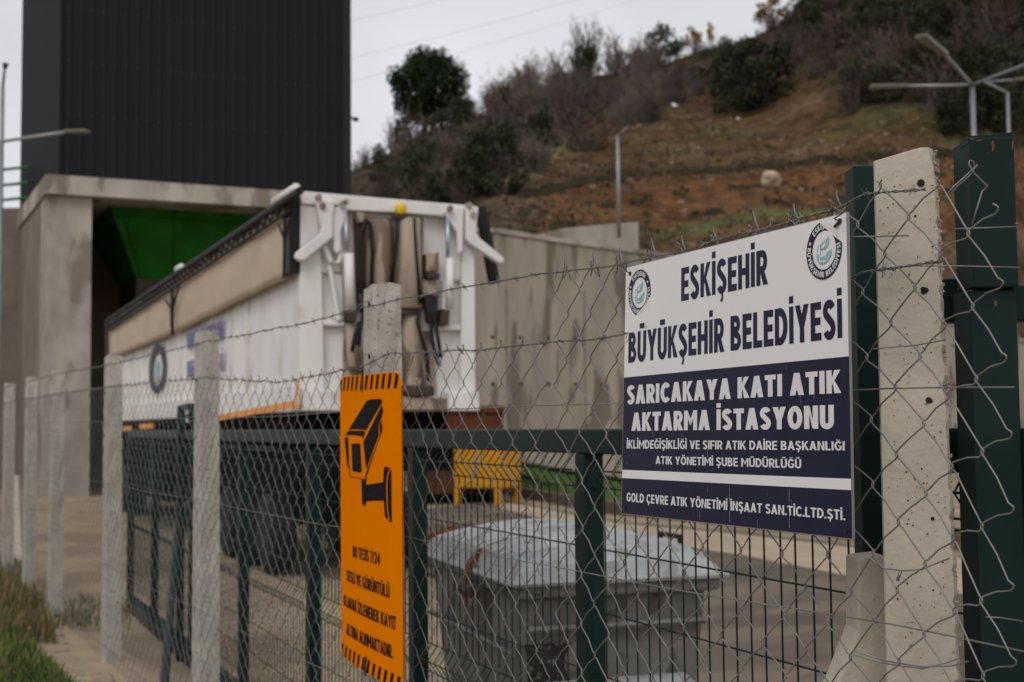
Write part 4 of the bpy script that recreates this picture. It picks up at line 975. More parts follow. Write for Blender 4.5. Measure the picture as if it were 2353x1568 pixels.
# ------------------------------------------------------------------ galvanised waste bin
K = .82
def bp(x, Zq, dz): q = P(x, 1000, Zq); return Vector((q.x, q.y, dz))
RZ = 1.6 - .75 * K
Nn, Ll, Rr = bp(1187, 6.5 * K, RZ), bp(980, 8.2 * K, RZ), bp(1640, 6.8 * K, RZ)
aL, aS = (Ll - Nn), (Rr - Nn); LL, LS = aL.length, aS.length; aL.normalize(); aS = (aS - aL * aS.dot(aL)).normalized()
bn = thing("waste_bin", "galvanised metal waste bin with a ribbed domed lid behind the gate", "waste bin", Vector((Nn.x, Nn.y, YARD)))
def BP(l, s, z): return Nn + aL * (l * LL) + aS * (s * LS) + Vector((0, 0, z))
Hb = RZ - YARD
def brect(l0, l1, s0, s1, z): return [BP(l0, s0, z), BP(l1, s0, z), BP(l1, s1, z), BP(l0, s1, z)]
b = MB(); b.prism(brect(.10, .90, .12, .88, -Hb + .18), brect(.02, .98, .02, .98, -.07)); b.build("tub", M['zincdull'], bn, bevel=.03)
b = MB(); b.prism(brect(-.015, 1.015, -.02, 1.02, -.075), brect(-.015, 1.015, -.02, 1.02, -.012)); b.build("rim", M['zincdull'], bn, bevel=.015)
b = MB(); NL, NS = 64, 24
for i in range(NL + 1):
    for j in range(NS + 1):
        l, s = i / NL, j / NS; a_, c_ = 2 * l - 1, 2 * s - 1
        dz = .055 + .100 * (1 - a_ ** 4 * .7) * (1 - c_ ** 2 * .85) - .05 * a_ ** 6
        ph = (l * 13) % 1; dz += .010 * (1 if .12 < ph < .30 else 0)
        if i in (0, NL) or j in (0, NS): dz = -.008
        e = .028
        b.v.append(BP(-e + l * (1 + 2 * e), -e * 1.3 + s * (1 + 2.6 * e), dz))
for i in range(NL):
    for j in range(NS): q = i * (NS + 1) + j; b.f.append((q, q + NS + 1, q + NS + 2, q + 1))
b.build("lid", M['zinc'], bn)
b = MB()
for l0, l1 in ((-.03, 1.03),):
    b.tube([BP(l0, -.045, -.01), BP(l1, -.045, -.01), BP(l1, 1.04, -.01), BP(l0, 1.04, -.01), BP(l0, -.045, -.01)], .014, 6)
b.build("lid_edge", M['zinc'], bn)
b = MB(); b.tube([BP(.035, .12, -.50 + .0), BP(.045, .14, -.47), BP(.045, .86, -.47), BP(.035, .88, -.50)], .055, 12); b.build("lifting_pocket", M['zinc'], bn, smooth=True)
b = MB(); b.tube([BP(.01, .05, -.2), BP(.01, .95, -.2)], .016, 6); b.tube([BP(.05, -.0, -.3), BP(.95, -.0, -.3)], .014, 6); b.build_each("stiffening_bead", M['zincdull'], bn)
for l in (.36, .97):                                               # bent rusty straps over the lid edge
    b = MB(); c0_, c1_ = l - .012, l + .012
    prof = [(-.085, -.16), (-.085, -.05), (-.062, .03), (-.01, .078), (.06, .098), (.15, .122)]
    for s_, z_ in prof: b.v += [BP(c0_, s_, z_), BP(c1_, s_, z_), BP(c1_, s_ + .008, z_ - .022), BP(c0_, s_ + .008, z_ - .022)]
    for i in range(len(prof) - 1):
        for j in range(4): b.f.append((4 * i + j, 4 * i + (j + 1) % 4, 4 * i + 4 + (j + 1) % 4, 4 * i + 4 + j))
    b.f += [(3, 2, 1, 0), tuple(range(4 * len(prof) - 4, 4 * len(prof)))]
    b.build("lid_strap", M['rustpatch'], bn)
b = MB(); b.tube([BP(.28, -.075, -.09), BP(.44, -.075, -.09)], .03, 8); b.build("hinge_pin", M['grime'], bn)
b = MB(); b.tube([BP(.5, 1.07, -.05), BP(.5, 1.10, .10), BP(.35, 1.10, .10), BP(.35, 1.07, -.05)], .014, 6); b.build("handle", M['rubber'], bn)
b = MB()                                                            # scorched patch on the near corner of the tub
def tubp(l, s, z): t = (-z - .07) / (Hb - .25); return BP(.02 + .08 * t - .006 if l == 0 else l, .02 + .10 * t - .008 if s == 0 else s, z)
g_ = [[tubp(0, s, z) for s in (.06 + .02 * math.sin(z * 30), .13, .2, .27 + .03 * math.sin(z * 23))] for z in [-.26 - .05 * k for k in range(13)]]
for r_ in g_: b.v += r_
b.f = [(i * 4 + j, i * 4 + j + 1, i * 4 + j + 5, i * 4 + j + 4) for i in range(12) for j in range(3)]
b.build("scorch_mark", M['soot'], bn)
for l in (.15, .85):
    for s in (.2, .8):
        c = BP(l, s, 0); MB().tube([Vector((c.x, c.y, YARD + .10)) - aS * .03, Vector((c.x, c.y, YARD + .10)) + aS * .03], .10, 14).build("castor", M['rubber'], bn)

# ------------------------------------------------------------------ chain-link fence on concrete posts
CN = 1.715                                  # wire surface stands in front of the posts
fc = thing("chain_link_fence", "rusted chain-link fence strung with barbed wire along tapered concrete posts", "fence", FP(4, CN, 0))
def s_of(x, n=CN):
    d = ray(x, 900); h = Vector((d.x, d.y, 0)).normalized(); sn = h.dot(fn); return n * h.dot(fd) / sn
PX = [(880, 30), (475, 21), (260, 19), (132, 17), (72, 16), (22, 15), (-20, 14), (-58, 13)]
POSTN = 1.785
def concrete_post(s, ztop, seed, name="concrete_post"):
    rg = random.Random(seed); b = MB(); n = 14; o = FP(s, POSTN, 0)
    for k in range(n + 1):
        t = k / n; z = -.15 + (ztop + .15) * t; w0 = .063 - .010 * t; dd = .060 - .008 * t
        ring_ = []
        for (i, j) in ((-1, -1), (-.2, -1.02), (.6, -1), (1, -.8), (1, .2), (1, 1), (0, 1), (-1, 1)):
            rough = (.007 * rg.uniform(-1, 1) if i == 1 else .002 * rg.uniform(-1, 1))
            ring_.append(o - fd * (i * w0 + rough) + fn * (j * dd) + Vector((0, 0, z + (.007 * (i) + .005 * rg.uniform(-1, 1) if k == n else 0))))
        b.v += ring_
    m_ = 8
    for k in range(n):
        for j in range(m_): b.f.append((k * m_ + j, k * m_ + (j + 1) % m_, (k + 1) * m_ + (j + 1) % m_, (k + 1) * m_ + j))
    b.f.append(tuple(range(n * m_, n * m_ + m_)))
    ob = b.build(name, M['postrow'], fc)
    hb_ = MB()
    for zz in (ztop - .065, ztop - .255, ztop - .55, ztop - .95, ztop - 1.4):
        c = o + fn * (-.0565) - fd * .008 + Vector((0, 0, zz)); hb_.tube([c + fn * .002, c - fn * .0012], .008, 8)
    hb_.build_each("tie_hole", M['hole'], ob)
    return ob
post_s = []
for k, (x, _) in enumerate(PX):
    s = s_of(x, POSTN); post_s.append(s); concrete_post(s, 2.105, 40 + k)
# near post with a chipped edge
npm = MB(); rg = random.Random(77); Zn = 2.5; n = 90
def np_pt(x, y, Zq): return P(x, y, Zq)
for k in range(n + 1):
    t = k / n; yl = 372 + (1900 - 372) * t; yr = 338 + (1900 - 338) * t
    xl = 2007 + 38 * t; xr = 2152 + 70 * t - (0 if t > .03 else 10 * (1 - t / .03)); chip = rg.uniform(-4.5, 4.5) + 6 * noise.noise((t * 22, 1, 0)) + 3 * noise.noise((t * 60, 4, 0)) + (rg.uniform(0, 5) if t < .4 else 0)
    top = rg.uniform(-2, 2) if k == 0 else 0
    row = [(xl, yl, Zn), (xl + 3, yl - 2, Zn - .006), ((xl + xr) / 2, (yl + yr) / 2 + top * 1.5, Zn - .008), (xr - 26, yr + 2 + top, Zn - .008), (xr - 7 - chip * .5, yr + 2 + top, Zn - .003), (xr - chip, yr + 5 + top * 2, Zn + .018), (xr - 2 + chip * .6, yr + 5, Zn + .05), (xr - 6, yr + 8, Zn + .11), (xl, yl + 6, Zn + .11)]
    npm.v += [P(*q) for q in row]
m_ = 9
for k in range(n):
    for j in range(m_): npm.f.append((k * m_ + j, (k + 1) * m_ + j, (k + 1) * m_ + (j + 1) % m_, k * m_ + (j + 1) % m_))
npm.f.append(tuple(range(m_)))
npo = npm.build("concrete_post", M['post'], fc); npo['label'] = "nearest concrete post with a chipped edge beside the white and navy sign"
b = MB()
for x, y, r_ in ((2116, 421, .0072), (2127, 667, .0055), (2134, 920, .006), (2143, 1192, .0035), (2120, 664, .004), (2103, 497, .002), (2122, 671, .005), (2139, 922, .0035)):
    c = P(x, y, Zn - .0085); b.tube([c + fwd * .003, c - fwd * .0012], r_, 10)
rg = random.Random(12)
for _ in range(170):
    x, y = rg.uniform(2020, 2150), rg.uniform(390, 1560); x += (y - 380) * .03; c = P(x, y, Zn - .0086); b.tube([c + fwd * .002, c - fwd * .0008], rg.choice([.0005, .0006, .0007, .0008, .0009, .0012, .0016]), 6)
b.build("tie_hole", M['hole'], npo)
b = MB()                                     # pebbles exposed along the chipped edge
for _ in range(170):
    t = rg.random() ** 1.3; yv = 345 + 1230 * t; xv = 2152 + 70 * t * 1230 / 1562 - rg.uniform(0, 7); stone(b, P(xv, yv, Zn + rg.uniform(0, .05)), rg.choice([.002, .003, .004, .005]), rg)
tag(b.build("exposed_pebbles", M['postbreak'], npo), kind='stuff')
# raking concrete strut behind the near post
st_ = [(1971, 1284), (2038, 1277), (2050, 1800), (1820, 1800), (1925, 1568), (1971, 1450)]
b = MB(); b.prism([P(x, y, 2.66) for x, y in st_], [P(x, y, 2.66) + ry * .10 for x, y in st_]); o = b.build("concrete_strut", M['post'], fc, bevel=.006)
# leaning white strut far along the line
a, c = P(36, 1092, 16.2), P(44, 1292, 15.6); MB().box((a + c) / 2, (.10, .10, (a - c).length), rx, ry, (a - c).normalized()).build("concrete_strut", M['post'], fc)
# woven wire
def weave(s0, s1, ztop, zbot, pitch, drop, r, far=9.0, amp=1.0, seedv=0):
    b = MB(); rg = random.Random(seedv); nc = int((s1 - s0) / (pitch / 2))
    rows = int((ztop(s0) - zbot) / (drop / 2)) + 2
    jit = {}
    def node(i, k):
        if (i, k) not in jit:
            s = s0 + i * pitch / 2; z = ztop(s) - k * drop / 2
            jit[(i, k)] = (s + .012 * noise.noise((s * 3.1, z * 2.6, 1 + seedv)) * amp + rg.gauss(0, .0016), CN + .022 * noise.noise((s * 1.3, z * 1.7, 7)) * amp - .004, z + .010 * noise.noise((s * 2.3, z * 2.2, 9)) * amp + rg.gauss(0, .0014))
        return jit[(i, k)]
    for i in range(nc):
        pts = []; near = (s0 + i * pitch / 2) < far; dl_ = .0026
        for k in range(rows):
            odd = (k + i) % 2; col = i + odd
            s, n, z = node(col, k)
            if z < zbot: break
            sg = 1 if odd else -1; h = .0075 if near else .004
            lead = -1 if k % 2 else 1
            if near:
                if pts: pts.append(FP((s + last[0]) / 2 + sg * .0042 * sstep(2.9, 4.4, s), (n + last[1]) / 2, (z + last[2]) / 2 + .003))
                last = (s, n, z)
                pts += [FP(s - sg * .006, n - .0022 * lead, z + h * 1.15), FP(s + sg * dl_, n, z + h * .35), FP(s + sg * dl_, n, z - h * .35), FP(s - sg * .006, n + .0022 * lead, z - h * 1.15)]
            else: pts += [FP(s + sg * dl_, n, z)]
        if len(pts) > 2: b.tube(pts, r, 6 if s0 + i * pitch / 2 < 3 else (5 if near else 3), False)
    return b
sA, sB = s_of(2318), s_of(1258)              # tall piece from beyond the near post to left of the white sign
def sagw(pts, s):
    return lerpc(pts, s)
S = lambda x: s_of(x)
def zat(x, y): return onplane(x, y, FP(0, CN, 0), fn).z
TOPW = [(S(2330), zat(2330, 428)), (S(2152), zat(2152, 432)), (S(2010), zat(2010, 446)), (S(1948), zat(1948, 478)), (S(1700), zat(1700, 546)), (S(1438), zat(1438, 610)), (S(1250), zat(1250, 630)), (S(1090), zat(1090, 658)), (S(905), zat(905, 693)), (S(700), zat(700, 745)), (S(475), zat(475, 787)), (S(260), zat(260, 838)), (S(132), zat(132, 860)), (S(22), zat(22, 888)), (S(-60), zat(-60, 905))]
SECW = [(S(2190), zat(2190, 600)), (S(2000), zat(2000, 625)), (S(1948), zat(1948, 650)), (S(1440), zat(1440, 772)), (S(1250), zat(1250, 790)), (S(1093), zat(1093, 806)), (S(905), zat(905, 812)), (S(830), zat(830, 846)), (S(643), zat(643, 880)), (S(475), zat(475, 868)), (S(260), zat(260, 889)), (S(132), zat(132, 906)), (S(22), zat(22, 925)), (S(-60), zat(-60, 938))]
tall = weave(sA, sB, lambda s: lerpc(TOPW, s) + .010 - .05 * (1 - sstep(S(2330), S(2150), s)), .02, .132, .1215, .00155, seedv=1)
tall.build("wire_mesh", M['galv'], fc, smooth=True)
low = weave(sB, S(-58), lambda s: lerpc(SECW, s) + .012, .02, .128, .112, .00138, seedv=2)
low.build("wire_mesh", M['galv'], fc, smooth=True)
b = MB(); rg = random.Random(4)               # hooked wire ends along the top edge
k = 0; s = S(1935)
while s < sB:
    z = lerpc(TOPW, s) + .006; n = CN - .002
    L = rg.uniform(.028, .042); e = rg.uniform(-.004, .004); q = .010
    b.tube([FP(s - .028, n, z - .03), FP(s - .006, n - .003, z + L * .55), FP(s + .002 + e, n, z + L), FP(s + .008 + e, n + .003, z + L * .8), FP(s + .010, n + .004, z + L * .3), FP(s + .024, n + .004, z - .022)], .0015, 6)
    b.tube([FP(s - .020, n + .004, z - .03), FP(s + .002, n + .005, z + L * .5), FP(s + .010 + e, n + .006, z + L * .75)], .0014, 5)
    s += .132 + rg.uniform(-.022, .022)
b.build_each("wire_hook", M['galv'], fc, smooth=True)
def barbed(pts_f, s0, s1, n_, seed, barb=.11, near=True):
    rg = random.Random(seed); b = MB(); L = s1 - s0; m_ = int(L / .012) if near else int(L / .06)
    for ph in ((0, math.pi) if near else (0,)):
        pts = []
        for i in range(m_ + 1):
            s = s0 + L * i / m_; z = lerpc(pts_f, s); a_ = s * 130 + ph; rr_ = .0019 if near else 0
            pts.append(FP(s, n_ + rr_ * math.cos(a_) + .004 * noise.noise((s * 4, seed, 0)), z + rr_ * math.sin(a_) + .006 * noise.noise((s * 5, seed, 3))))
        b.tube(pts, .00135 if near else .0022, 4, False)
    s = s0 + .03
    while s < s1:
        z = lerpc(pts_f, s) + .006 * noise.noise((s * 5, seed, 3))
        for q in range(2):
            a_ = rg.uniform(0, 3.14); d = (fn * math.cos(a_) * .7 + Vector((0, 0, math.sin(a_))) + fd * rg.uniform(-.5, .5)).normalized() * rg.uniform(.013, .019)
            o = FP(s + q * .006, n_, z); b.tube([o - d, o - d * .15, o + d * .15, o + d], [.0008, .0013, .0013, .0006], 4)
        b.tube([FP(s - .004, n_ - .003, z), FP(s + .002, n_ + .003, z + .003), FP(s + .008, n_ - .003, z)], .003, 5)
        s += barb * rg.uniform(.85, 1.15)
    return b
wires = [(TOPW, S(2152), S(-60), CN - .012), (SECW, S(2190), S(-60), CN - .010)]
for k, (f_, s0, s1, n_) in enumerate(wires):
    b = barbed(f_, s0, min(6.0, s1), n_, k + 1); b2 = barbed(f_, 6.0, s1, n_, k + 5, .12, False); o = len(b.v); b.v += b2.v; b.f += [tuple(i + o for i in q) for q in b2.f]
    b.build("barbed_wire", M['barb'], fc)
for k, (xa, ya, zb2) in enumerate(((0, 0, 1.66), (0, 0, 1.235), (0, 0, .675), (0, 0, .12))):
    pts = [FP(s, CN + .003, zb2 + .008 * noise.noise((s * 1.1, k * 3, 0)) - (.012 * math.sin((s - 1.8) % 2.55 / 2.55 * 3.14))) for s in [S(2330) + .15 * i for i in range(int((S(-60) - S(2330)) / .15))]]
    MB().tube(pts, .0016, 5, False).build("tension_wire", M['galv'], fc)
b = MB()                                      # ties holding the fabric to the posts
for ps in post_s:
    for zz in (2.045, 1.855, 1.64, 1.22, .66):
        b.tube([FP(ps - .075, CN, zz), FP(ps - .062, POSTN - .07, zz + .004), FP(ps + .062, POSTN - .07, zz - .004), FP(ps + .075, CN, zz - .006)], .0016, 4)
def tie(pts, Zq, r_=.0015): b.tube([P(x, y, Zq - .012) for x, y in pts], r_, 6)
tie([(1948, 545), (2030, 543), (2088, 542)], 2.47); tie([(2005, 802), (2060, 797), (2095, 795), (2175, 781)], 2.47); tie([(2130, 556), (2330, 524)], 2.45) if 0 else None
tie([(2195, 526), (2270, 524), (2336, 521), (2340, 516), (2333, 513)], 2.46); tie([(2020, 618), (2100, 611), (2210, 612), (2343, 615)], 2.47)
tie([(1985, 1270), (2025, 1306), (2080, 1312), (2120, 1308), (2182, 1283)], 2.46); tie([(1960, 1495), (2040, 1520), (2120, 1533), (2190, 1530), (2225, 1520)], 2.46); tie([(1960, 1505), (2045, 1527), (2120, 1537), (2180, 1522), (2215, 1508)], 2.46)
tie([(2265, 1418), (2300, 1420), (2350, 1428)], 2.44); tie([(2070, 1312), (2062, 1335)], 2.45, .003)
tie([(2166, 460), (2190, 430), (2219, 405), (2240, 384), (2236, 371), (2229, 369), (2226, 376), (2236, 396), (2269, 428), (2257, 440), (2246, 475), (2234, 515)], 2.44)
tie([(2172, 462), (2200, 428), (2228, 404), (2246, 378)], 2.443)
b.build_each("wire_tie", M['galv'], fc, smooth=True)

# ------------------------------------------------------------------ white and navy information sign
ZR, ZL = 2.42, 2.42 * 753 / 567
cTL, cTR, cBR, cBL = P(1438, 615, ZL), P(1947.5, 487, ZR), P(1960.5, 1240.5, ZR), P(1427.5, 1181, ZL)
sg = thing("information_sign", "white and navy rectangular sign with two round emblems wired to the chain-link fence", "sign", (cBL + cBR) / 2)
sNn = ((cTR - cTL).cross(cBL - cTL)).normalized()
if sNn.dot(fwd) > 0: sNn = -sNn
def SGp(u, v, k=0.0):
    a = cTL.lerp(cTR, u); c = cBL.lerp(cBR, u); return a.lerp(c, v) + sNn * k
def bow(u): return 0.0
fr = [SGp(0, 0), SGp(1, 0), SGp(1, 1), SGp(0, 1)]
b = MB(); n = 24
for kk in (0, -.004):
    for i in range(n + 1):
        for j in range(n + 1): b.v.append(SGp(i / n, j / n, kk))
m_ = (n + 1) ** 2
for i in range(n):
    for j in range(n):
        q = i * (n + 1) + j; b.f += [(q, q + 1, q + n + 2, q + n + 1), (m_ + q, m_ + q + n + 1, m_ + q + n + 2, m_ + q + 1)]
    for q, d in ((i * (n + 1), n + 1), (i * (n + 1) + n, n + 1), (i, 1), (n * (n + 1) + i, 1)): b.f.append((q, q + d, m_ + q + d, m_ + q))
b.build("backing_panel", M['signedge'], sg)
e = .003
def face(v0a, v0b, v1a, v1b, k, u0_=.003, u1_=.997):
    b = MB(); n = 24; h = 8
    for i in range(n + 1):
        u = u0_ + (u1_ - u0_) * i / n; va, vb = v0a + (v0b - v0a) * u, v1a + (v1b - v1a) * u
        b.v += [SGp(u, va + (vb - va) * j / h, k) for j in range(h + 1)]
    b.f = [(i * (h + 1) + j, i * (h + 1) + j + 1, (i + 1) * (h + 1) + j + 1, (i + 1) * (h + 1) + j) for i in range(n) for j in range(h)]; return b
face(.003, .003, .447, .4405, .0006).build("white_field", M['signw'], sg)
face(.447, .4405, .8215, .8146, .0006).build("navy_field", M['signn'], sg)
face(.8215, .8146, .8545, .849, .0006).build("white_band", M['signw'], sg)
face(.8545, .849, .997, .997, .0006).build("navy_field", M['signn'], sg)
def sign_words(body, L0, R0, h0, h1, m, off):
    vs, fs, x0, x1 = text_mesh(body, off); lo_, hi_ = cap_h(off); b = MB(); out = []
    for v in vs:
        t = (v.x - x0) / (x1 - x0); u = L0[0] + (R0[0] - L0[0]) * t; vb = L0[1] + (R0[1] - L0[1]) * t; h = h0 + (h1 - h0) * t
        out.append(SGp(u, vb - h * v.y, .0010 + .00004 * v.z))
    b.add(out, fs); b.build("lettering", m, sg)
sign_words("ESKİŞEHİR", (.3095, .1798), (.704, .1751), .1245, .1178, M['lnavy'], .215)
sign_words("BÜYÜKŞEHİR BELEDİYESİ", (.026, .3896), (.977, .382), .1212, .1215, M['lnavy'], .215)
sign_words("SARICAKAYA KATI ATIK", (.0235, .5564), (.9705, .551), .0750, .0718, M['lwhite'], .24)
sign_words("AKTARMA İSTASYONU", (.0514, .6637), (.944, .661), .0725, .0742, M['lwhite'], .24)
sign_words("İKLİMDEĞİŞİKLİĞİ VE SIFIR ATIK DAİRE BAŞKANLIĞI", (.0268, .7344), (.9788, .7283), .0342, .0280, M['lwhite'], .18)
sign_words("ATIK YÖNETİMİ ŞUBE MÜDÜRLÜĞÜ", (.1862, .7926), (.8260, .7881), .0308, .0290, M['lwhite'], .18)
sign_words("GOLD ÇEVRE ATIK YÖNETİMİ İNŞAAT SAN.TİC.LTD.ŞTİ.", (.0312, .9474), (.9767, .9428), .0350, .0310, M['lwhite'], .18)
Wd = ((cTR - cTL).length + (cBR - cBL).length) / 2; Ht = ((cBL - cTL).length + (cBR - cTR).length) / 2
sU = (SGp(.6, .5) - SGp(.4, .5)).normalized(); sV = (SGp(.5, .4) - SGp(.5, .6)).normalized()
for (cu, cv) in ((.9178, .1018), (.0852, .1146)):
    c = SGp(cu, cv, .0012); r_ = .0917 * Ht
    em = ringmesh(c, sU, sV, sNn, r_ * .66, r_, 72).build("emblem_ring", M['lnavy'], sg)
    swirl(c, sU, sV, sNn, r_ * .66 * .98).build("emblem_leaf", M['teal'], em)
    swirl_cut(c, sU, sV, sNn, r_ * .66 * .98).build("emblem_leaf_lines", M['signw'], em)
    b = MB(); off = .18; lo_, hi_ = cap_h(off); hh = r_ * .19; rb = r_ * .735
    def arc(body, a0, a1, flip):
        ws = []; pen = 0; items = []
        for ch in body:
            if ch == ' ': pen += .30; continue
            vs, fs, x0, x1 = text_mesh(ch, off); items.append((vs, fs, x0, x1, pen)); pen += (x1 - x0) + .10
        tot = pen - .10; sc = hh / (hi_ - lo_); span = a1 - a0
        for vs, fs, x0, x1, pn in items:
            out = []
            mid = a0 + span * (pn + (x1 - x0) / 2) / tot; rad = sV * math.cos(mid) + sU * math.sin(mid); tan = sU * math.cos(mid) - sV * math.sin(mid)
            k_ = abs(span) * (rb + hh / 2) / tot
            for v in vs:
                dx = (v.x - (x0 + x1) / 2) * k_; dy = (v.y - lo_) * sc
                out.append(c + sNn * (.0005 + .00004 * v.z) + (tan * dx + rad * (rb + dy) if not flip else -tan * dx + rad * (rb + hh - dy)))
            b.add(out, fs)
    arc("ESKİŞEHİR", R(-45), R(40), False)
    arc("BÜYÜKŞEHİR BELEDİYESİ", R(282), R(80), True)
    for a_ in (-68, 62):
        q = c + (sV * math.cos(R(a_)) + sU * math.sin(R(a_))) * (rb + hh * .5) + sNn * .0006
        b.add([q + (sU * math.cos(i * .5236) + sV * math.sin(i * .5236)) * r_ * .055 for i in range(12)], [tuple(range(12))])
    b.build("emblem_lettering", M['lwhite'], em)
b = MB()
for u, v in ((.022, .9727), (.9756, .9762), (.0295, .0299), (.9757, .0237)):
    c = SGp(u, v, .0012); b.tube([c, c + sNn * .0012], .0052, 10)
b.build_each("fixing_hole", M['hole'], sg)
b = MB(); rg = random.Random(6)               # worn streaks and nicks in the navy print
for _ in range(46):
    u, v = rg.uniform(.01, .99), rg.uniform(.45, .985); h = rg.choice([.003, .005, .006, .018, .03]); wq = rg.uniform(.0006, .0016)
    if .815 < v + h and v < .856: continue
    b.add([SGp(u, v, .0016), SGp(u + wq, v, .0016), SGp(u + wq * .7, v + h, .0016), SGp(u + wq * .1, v + h, .0016)], [(0, 3, 2, 1)])
for u, v0, v1 in ((.78, .857, .905), (.78, .93, .985), (.54, .857, .93), (.54, .95, .99), (.405, .955, .99), (.442, .73, .775), (.17, .66, .69)):
    for k in range(7):
        a_ = v0 + (v1 - v0) * k / 7; wq = rg.uniform(.0008, .0028); b.add([SGp(u, a_, .0016), SGp(u + wq, a_, .0016), SGp(u + wq, a_ + (v1 - v0) / 9, .0016), SGp(u, a_ + (v1 - v0) / 9, .0016)], [(0, 3, 2, 1)])
b.build("scratches", mat("scratched_print", (.22, .22, .25), .5, var=.4, scale=60), sg)
b = MB()
c = SGp(.9757, .0237, .002); b.tube([c, c + sNn * .012 + Vector((0, 0, .004)), P(1936, 490, ZR - .02), P(1952, 470, ZR - .01), P(1962, 455, ZR)], .0014, 6); b.tube([c, SGp(.963, .04, .006)], .003, 6)
c = SGp(.0295, .0299, .002); b.tube([c, c + sNn * .01 + Vector((0, 0, .006)), P(1440, 606, ZL - .01), P(1436, 600, ZL + .01)], .0014, 6)
b.build_each("tie_wire", M['grime'], sg)

# ------------------------------------------------------------------ orange camera-warning sign
k_ = 2353 / 2560
OZR = 4.27; OZL = OZR * 1.158
qTL, qTR, qBR, qBL = P(850 * k_, 943 * k_, OZL), P(1003 * k_, 929 * k_, OZR), P(1008.7 * k_, 1734 * k_, OZR), P(854 * k_, 1638 * k_, OZL)
og = thing("warning_sign", "tall orange sign with black security camera picture hung on a concrete post", "sign", (qBL + qBR) / 2)
oN = ((qTR - qTL).cross(qBL - qTL)).normalized()
if oN.dot(fwd) > 0: oN = -oN
def OG(u, v, k=0.0):
    a = qTL.lerp(qTR, u); c = qBL.lerp(qBR, u)
    return a.lerp(c, v) + oN * (k - .012 * (2 * u - 1) ** 2 + .012)
def orect():                                  # outline with rounded corners
    out = []; ru, rv = .075, .045
    for cu, cv, a0 in ((ru, rv, 180), (1 - ru, rv, 270), (1 - ru, 1 - rv, 0), (ru, 1 - rv, 90)):
        for k in range(7): a_ = R(a0 + 15 * k); out.append((cu + ru * math.cos(a_), cv + rv * math.sin(a_)))
    return out
b = MB(); n = 28
def edge_v(u):
    ru, rv = .075, .045; d = max(0, ru - u, u - (1 - ru)) / ru; return rv * (1 - math.sqrt(max(0, 1 - d * d)))
us = sorted(set([i / n for i in range(n + 1)] + [.01, .02, .035, .05, .065, .935, .95, .965, .98, .99]))
for kk in (0, -.003):
    for u in us: b.v += [OG(u, edge_v(u), kk), OG(u, 1 - edge_v(u), kk)]
q = len(us)
b.f = [(2 * i, 2 * i + 1, 2 * i + 3, 2 * i + 2) for i in range(q - 1)] + [(2 * q + 2 * i, 2 * q + 2 * i + 2, 2 * q + 2 * i + 3, 2 * q + 2 * i + 1) for i in range(q - 1)]
for i in range(q - 1): b.f += [(2 * i, 2 * i + 2, 2 * q + 2 * i + 2, 2 * q + 2 * i), (2 * i + 1, 2 * q + 2 * i + 1, 2 * q + 2 * i + 3, 2 * i + 3)]
b.build("panel", M['orange'], og)
def opoly(b, pts, k=.0014):
    b.add([OG(u, v, k) for u, v in pts], [tuple(range(len(pts)))])
b = MB()
for i in range(12):                           # hazard stripes, top and bottom
    u = -.008 + i * .0835; wq = .034; sl_ = .028
    top = [(u + sl_, .003), (u + sl_ + wq, .003), (u + wq, .051), (u, .051)]; bot = [(u + sl_, .953), (u + sl_ + wq, .953), (u + wq, .999), (u, .999)]
    for poly in (top, bot):
        poly = [(min(.996, max(.004, a)), v) for a, v in poly]
        poly = [(a, max(v, edge_v(a) + .002) if v < .5 else min(v, 1 - edge_v(a) - .002)) for a, v in poly]
        opoly(b, poly)
b.build_each("hazard_stripe", M['oblack'], og)
b = MB()
opoly(b, [(.1984, .1865), (.5269, .0887), (.5766, .0842), (.7318, .0826), (.7596, .0887), (.7563, .0953), (.5122, .188), (.4922, .1848)])
opoly(b, [(.1241, .207), (.1928, .1908), (.4821, .1883), (.4987, .1936), (.4694, .2153), (.4442, .208), (.3791, .206), (.2557, .2055)])
opoly(b, [(.7561, .1019), (.774, .1241), (.7422, .1489), (.7071, .169), (.7061, .2023), (.5182, .3156), (.5117, .3106), (.4689, .2308), (.4725, .2256)])
opoly(b, [(.7499, .1522), (.7629, .1819), (.5276, .3341), (.5179, .3259), (.7217, .2048), (.7228, .1689)])
opoly(b, [(.1051, .2199), (.1276, .216), (.183, .2135), (.1983, .3118), (.1651, .3191)])
opoly(b, [(.2512, .2365), (.2727, .2348), (.4042, .2321), (.4161, .2351), (.4372, .3272), (.4268, .3309), (.2787, .3303), (.2645, .3272)])
opoly(b, [(.4312, .3543), (.4854, .3526), (.5193, .3344), (.5132, .3688), (.7637, .3517), (.7759, .3086), (.7868, .302), (.8068, .3002), (.8596, .303), (.8742, .314), (.8751, .4741), (.8571, .4761), (.7864, .4608), (.7711, .4107), (.5165, .4233), (.4944, .4379), (.4742, .4406), (.454, .4398), (.4408, .4283)])
def oline(b, pts, wq, k):
    for (a0, b0), (a1, b1) in zip(pts[:-1], pts[1:]):
        opoly(b, [(a0 - wq, b0), (a0 + wq, b0), (a1 + wq, b1), (a1 - wq, b1)], k)
oline(b, [(.1983, .3118), (.2154, .3453), (.2297, .3509)], .008, .0014); oline(b, [(.5023, .3469), (.5178, .3276)], .008, .0014)
opoly(b, [(.2297, .3495), (.4854, .3507), (.4854, .3527), (.2297, .3517)])
b.build("camera_picture", M['oblack'], og)
b = MB(); oline(b, [(.8595, .3063), (.8285, .3316), (.8202, .3547), (.8205, .3939), (.8252, .4361), (.8468, .4708)], .006, .0022); b.build("picture_line", M['orange'], og)
